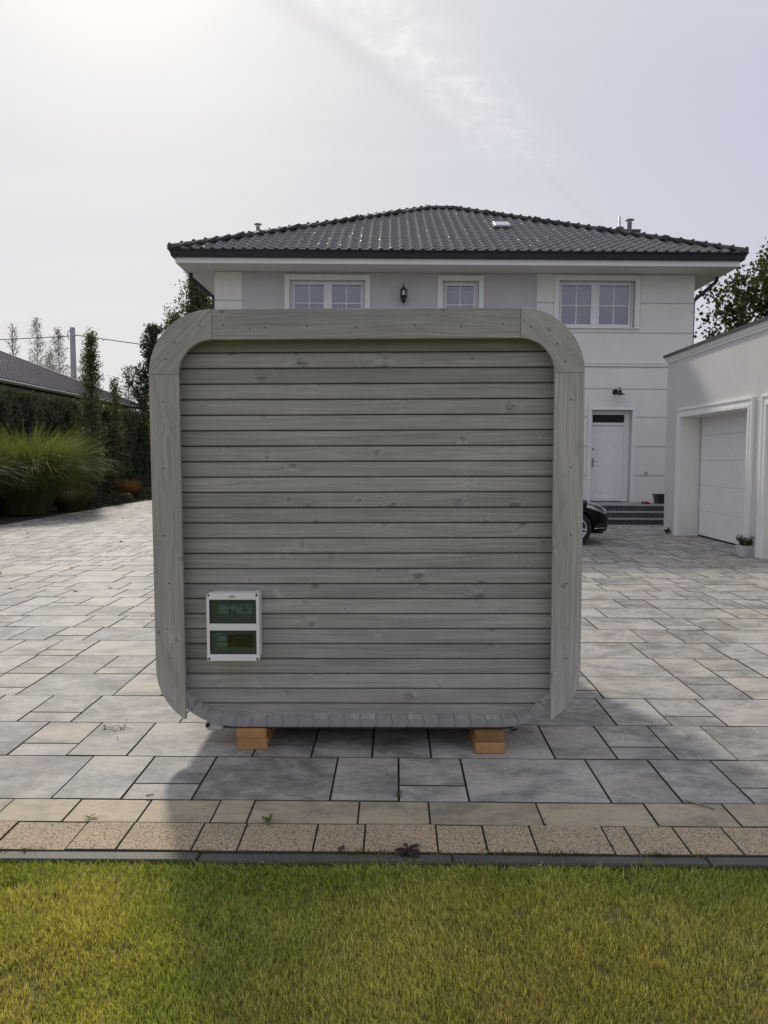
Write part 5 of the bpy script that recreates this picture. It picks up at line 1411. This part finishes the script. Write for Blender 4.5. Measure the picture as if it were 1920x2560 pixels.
# cross-sections along x: (x, floor z, sill half w, belt z, belt half w, shoulder z, top z, top half w)
ST = [(-2.08, .42, .55, .62, .70, .80, .86, .60), (-2.00, .28, .74, .62, .80, .88, .96, .70), (-1.60, .20, .84, .62, .885, .92, 1.30, .62), (-1.15, .19, .87, .60, .895, .93, 1.42, .60),
      (-.40, .18, .88, .58, .895, .93, 1.46, .62), (.25, .18, .88, .58, .895, .93, 1.42, .60), (.80, .18, .88, .58, .895, .925, 1.16, .66), (1.15, .18, .88, .58, .895, .90, .965, .74),
      (1.55, .19, .87, .60, .89, .84, .915, .74), (1.95, .20, .84, .60, .86, .76, .835, .70), (2.22, .20, .78, .56, .79, .68, .74, .62), (2.38, .21, .64, .50, .66, .60, .64, .50), (2.43, .24, .50, .46, .52, .54, .56, .42)]
vs = []; fs = []
for (x, zf, ws, zb, wb, zs_, zt_, wt_) in ST:
    ring = [(0, zf), (ws*.8, zf), (ws, zf+.05), (wb, zb), (wb*.985, zs_), (wt_+(wb-wt_)*.12, zs_+(zt_-zs_)*.75), (wt_*.8, zt_), (0, zt_+.015)]
    full = ring+[(-p, q) for p, q in ring[-2:0:-1]]
    vs += [(x, p, q) for p, q in full]
n = 14
fs = [(i*n+k, i*n+(k+1) % n, (i+1)*n+(k+1) % n, (i+1)*n+k) for i in range(len(ST)-1) for k in range(n)]+[tuple(range(n)), tuple((len(ST)-1)*n+k for k in range(n))]
body = MB().add(vs, fs).build('body', CARP, car, smooth=True)
sm = body.modifiers.new('sub', 'SUBSURF'); sm.levels = 2; sm.render_levels = 2
WXF, WXR, WY = 1.71, -1.22, .80
cut = MB()
for wx_ in (WXF, WXR):
    for s_ in (-1, 1): cut.prism([(wx_+.365*math.cos(k*math.pi/12), .315+.365*math.sin(k*math.pi/12)) for k in range(24)], 'y', s_*.62 if s_ > 0 else -1.2, 1.2 if s_ > 0 else -.62)
co = cut.build('wheel_well_cutter', RUBBER, car); bo = body.modifiers.new('wells', 'BOOLEAN'); bo.object = co; bo.operation = 'DIFFERENCE'; bo.solver = 'EXACT'
bpy.context.view_layer.update(); dg = bpy.context.evaluated_depsgraph_get(); me = bpy.data.meshes.new_from_object(body.evaluated_get(dg)); body.modifiers.clear(); body.data = me
bpy.data.objects.remove(co, do_unlink=True)
me.polygons.foreach_set('use_smooth', [True]*len(me.polygons))
try: me.set_sharp_from_angle(angle=rad(35))
except Exception: pass
for wx_ in (WXF, WXR):
    for s_ in (-1, 1):
        wh = empty('wheel', (wx_, s_*WY, .315)); wh.parent = car; wh.rotation_euler = (rad(90) if s_ < 0 else rad(-90), 0, 0)
        MB().lathe([(.215, -.10), (.29, -.10), (.312, -.07), (.315, 0), (.312, .07), (.29, .095), (.218, .10), (.215, .06)], (0, 0, 0), 32, caps=False).build('tyre', RUBBER, wh, smooth=True)
        rim = MB(); rim.lathe([(.216, .02), (.222, .095), (.205, .092), (.198, .03)], (0, 0, 0), 32, caps=False); rim.lathe([(.05, .02), (.055, .07), (.03, .082)], (0, 0, 0), 16)
        for k in range(10):
            a = k*math.pi/5+(.12 if k % 2 else -.12); c_, s2 = math.cos(a), math.sin(a)
            rim.add([(.04*c_-.014*s2, .04*s2+.014*c_, .066), (.04*c_+.014*s2, .04*s2-.014*c_, .066), (.205*c_+.012*s2, .205*s2-.012*c_, .085), (.205*c_-.012*s2, .205*s2+.012*c_, .085), (.04*c_-.014*s2, .04*s2+.014*c_, .04), (.04*c_+.014*s2, .04*s2-.014*c_, .04), (.205*c_+.012*s2, .205*s2-.012*c_, .05), (.205*c_-.012*s2, .205*s2+.012*c_, .05)],
                    [(0,1,2,3),(7,6,5,4),(0,4,5,1),(1,5,6,2),(2,6,7,3),(3,7,4,0)])
        rim.build('rim', RIM, wh); MB().lathe([(.0, 0), (.19, .0), (.19, .02)], (0, 0, .0), 24, caps=False).build('brake_disc', plain('brake_iron', (.08, .08, .08), .5) if 'brake_iron' not in MATS else MATS['brake_iron'], wh)
# panels that lie on the body: lamps, glass, trim
def hug(pts, name, mat, off, parent=car):
    """patch through a grid of (x, z) points laid on the body's side by ray cast"""
    return None
bvh_me = body.data
from mathutils.bvhtree import BVHTree
bvh = BVHTree.FromPolygons([v.co.copy() for v in bvh_me.vertices], [tuple(p.vertices) for p in bvh_me.polygons])
def patch(name, mat, quad, s_, off=.006, nu=8, nv=5):
    q = [Vector((p[0], 0, p[1])) for p in quad]; vs = []; fs = []
    for i in range(nu+1):
        for j in range(nv+1):
            a = q[0].lerp(q[1], i/nu); b = q[3].lerp(q[2], i/nu); p = a.lerp(b, j/nv)
            h = bvh.ray_cast(Vector((p.x, s_*2., p.z)), Vector((0, -s_, 0)))
            pos = h[0]+h[1]*off*(1 if h[1].dot(Vector((0, s_, 0))) > 0 else -1) if h[0] is not None else Vector((p.x, s_*.3, p.z))
            vs.append(pos)
    for i in range(nu):
        for j in range(nv): fs.append((i*(nv+1)+j, (i+1)*(nv+1)+j, (i+1)*(nv+1)+j+1, i*(nv+1)+j+1))
    o = MB().add(vs, fs).build(name, mat, car, smooth=True, fixn=False)
    so_ = o.modifiers.new('thick', 'SOLIDIFY'); so_.thickness = .008; so_.offset = 0
    return o
for s_ in (-1, 1):
    hl = patch('headlight', LENS, [(1.93, .715), (2.29, .57), (2.31, .675), (1.97, .80)], s_, .006)
    hl2 = patch('headlight_lens', LAMPG, [(1.92, .705), (2.30, .56), (2.32, .682), (1.965, .81)], s_, .016)
    patch('daylight_strip', CHROME, [(1.97, .725), (2.29, .60), (2.295, .615), (1.98, .745)], s_, .013, 8, 1)
    patch('bumper_trim', CHROME, [(2.05, .30), (2.33, .305), (2.33, .318), (2.05, .315)], s_, .008, 6, 1)
    patch('air_intake', RUBBER, [(2.10, .33), (2.34, .32), (2.34, .40), (2.16, .40)], s_, .005, 6, 3)
    patch('side_window', CARG, [(-1.35, .98), (-.30, .97), (-.34, 1.30), (-1.15, 1.30)], s_, .005); patch('side_window', CARG, [(-.24, .97), (.78, .97), (.42, 1.22), (-.24, 1.31)], s_, .005)
    patch('door_handle', CHROME, [(-.55, .80), (-.38, .80), (-.38, .825), (-.55, .825)], s_, .016, 3, 1); patch('door_handle', CHROME, [(.35, .80), (.52, .80), (.52, .825), (.35, .825)], s_, .016, 3, 1)
    MB().box(.66, .80, s_*.93-.06, s_*.93+.06, .96, 1.08).build('wing_mirror', CARP, car, bevel=.03, seg=3)
MB().box(2.395, 2.435, -.42, .42, .42, .58).build('grille', RUBBER, car, bevel=.01); MB().box(2.43, 2.445, -.26, .26, .36, .47).build('number_plate', POTW, car)
MB().box(2.0, 2.33, -.52, .52, .185, .225).build('front_lip', RUBBER, car, bevel=.015, seg=2)
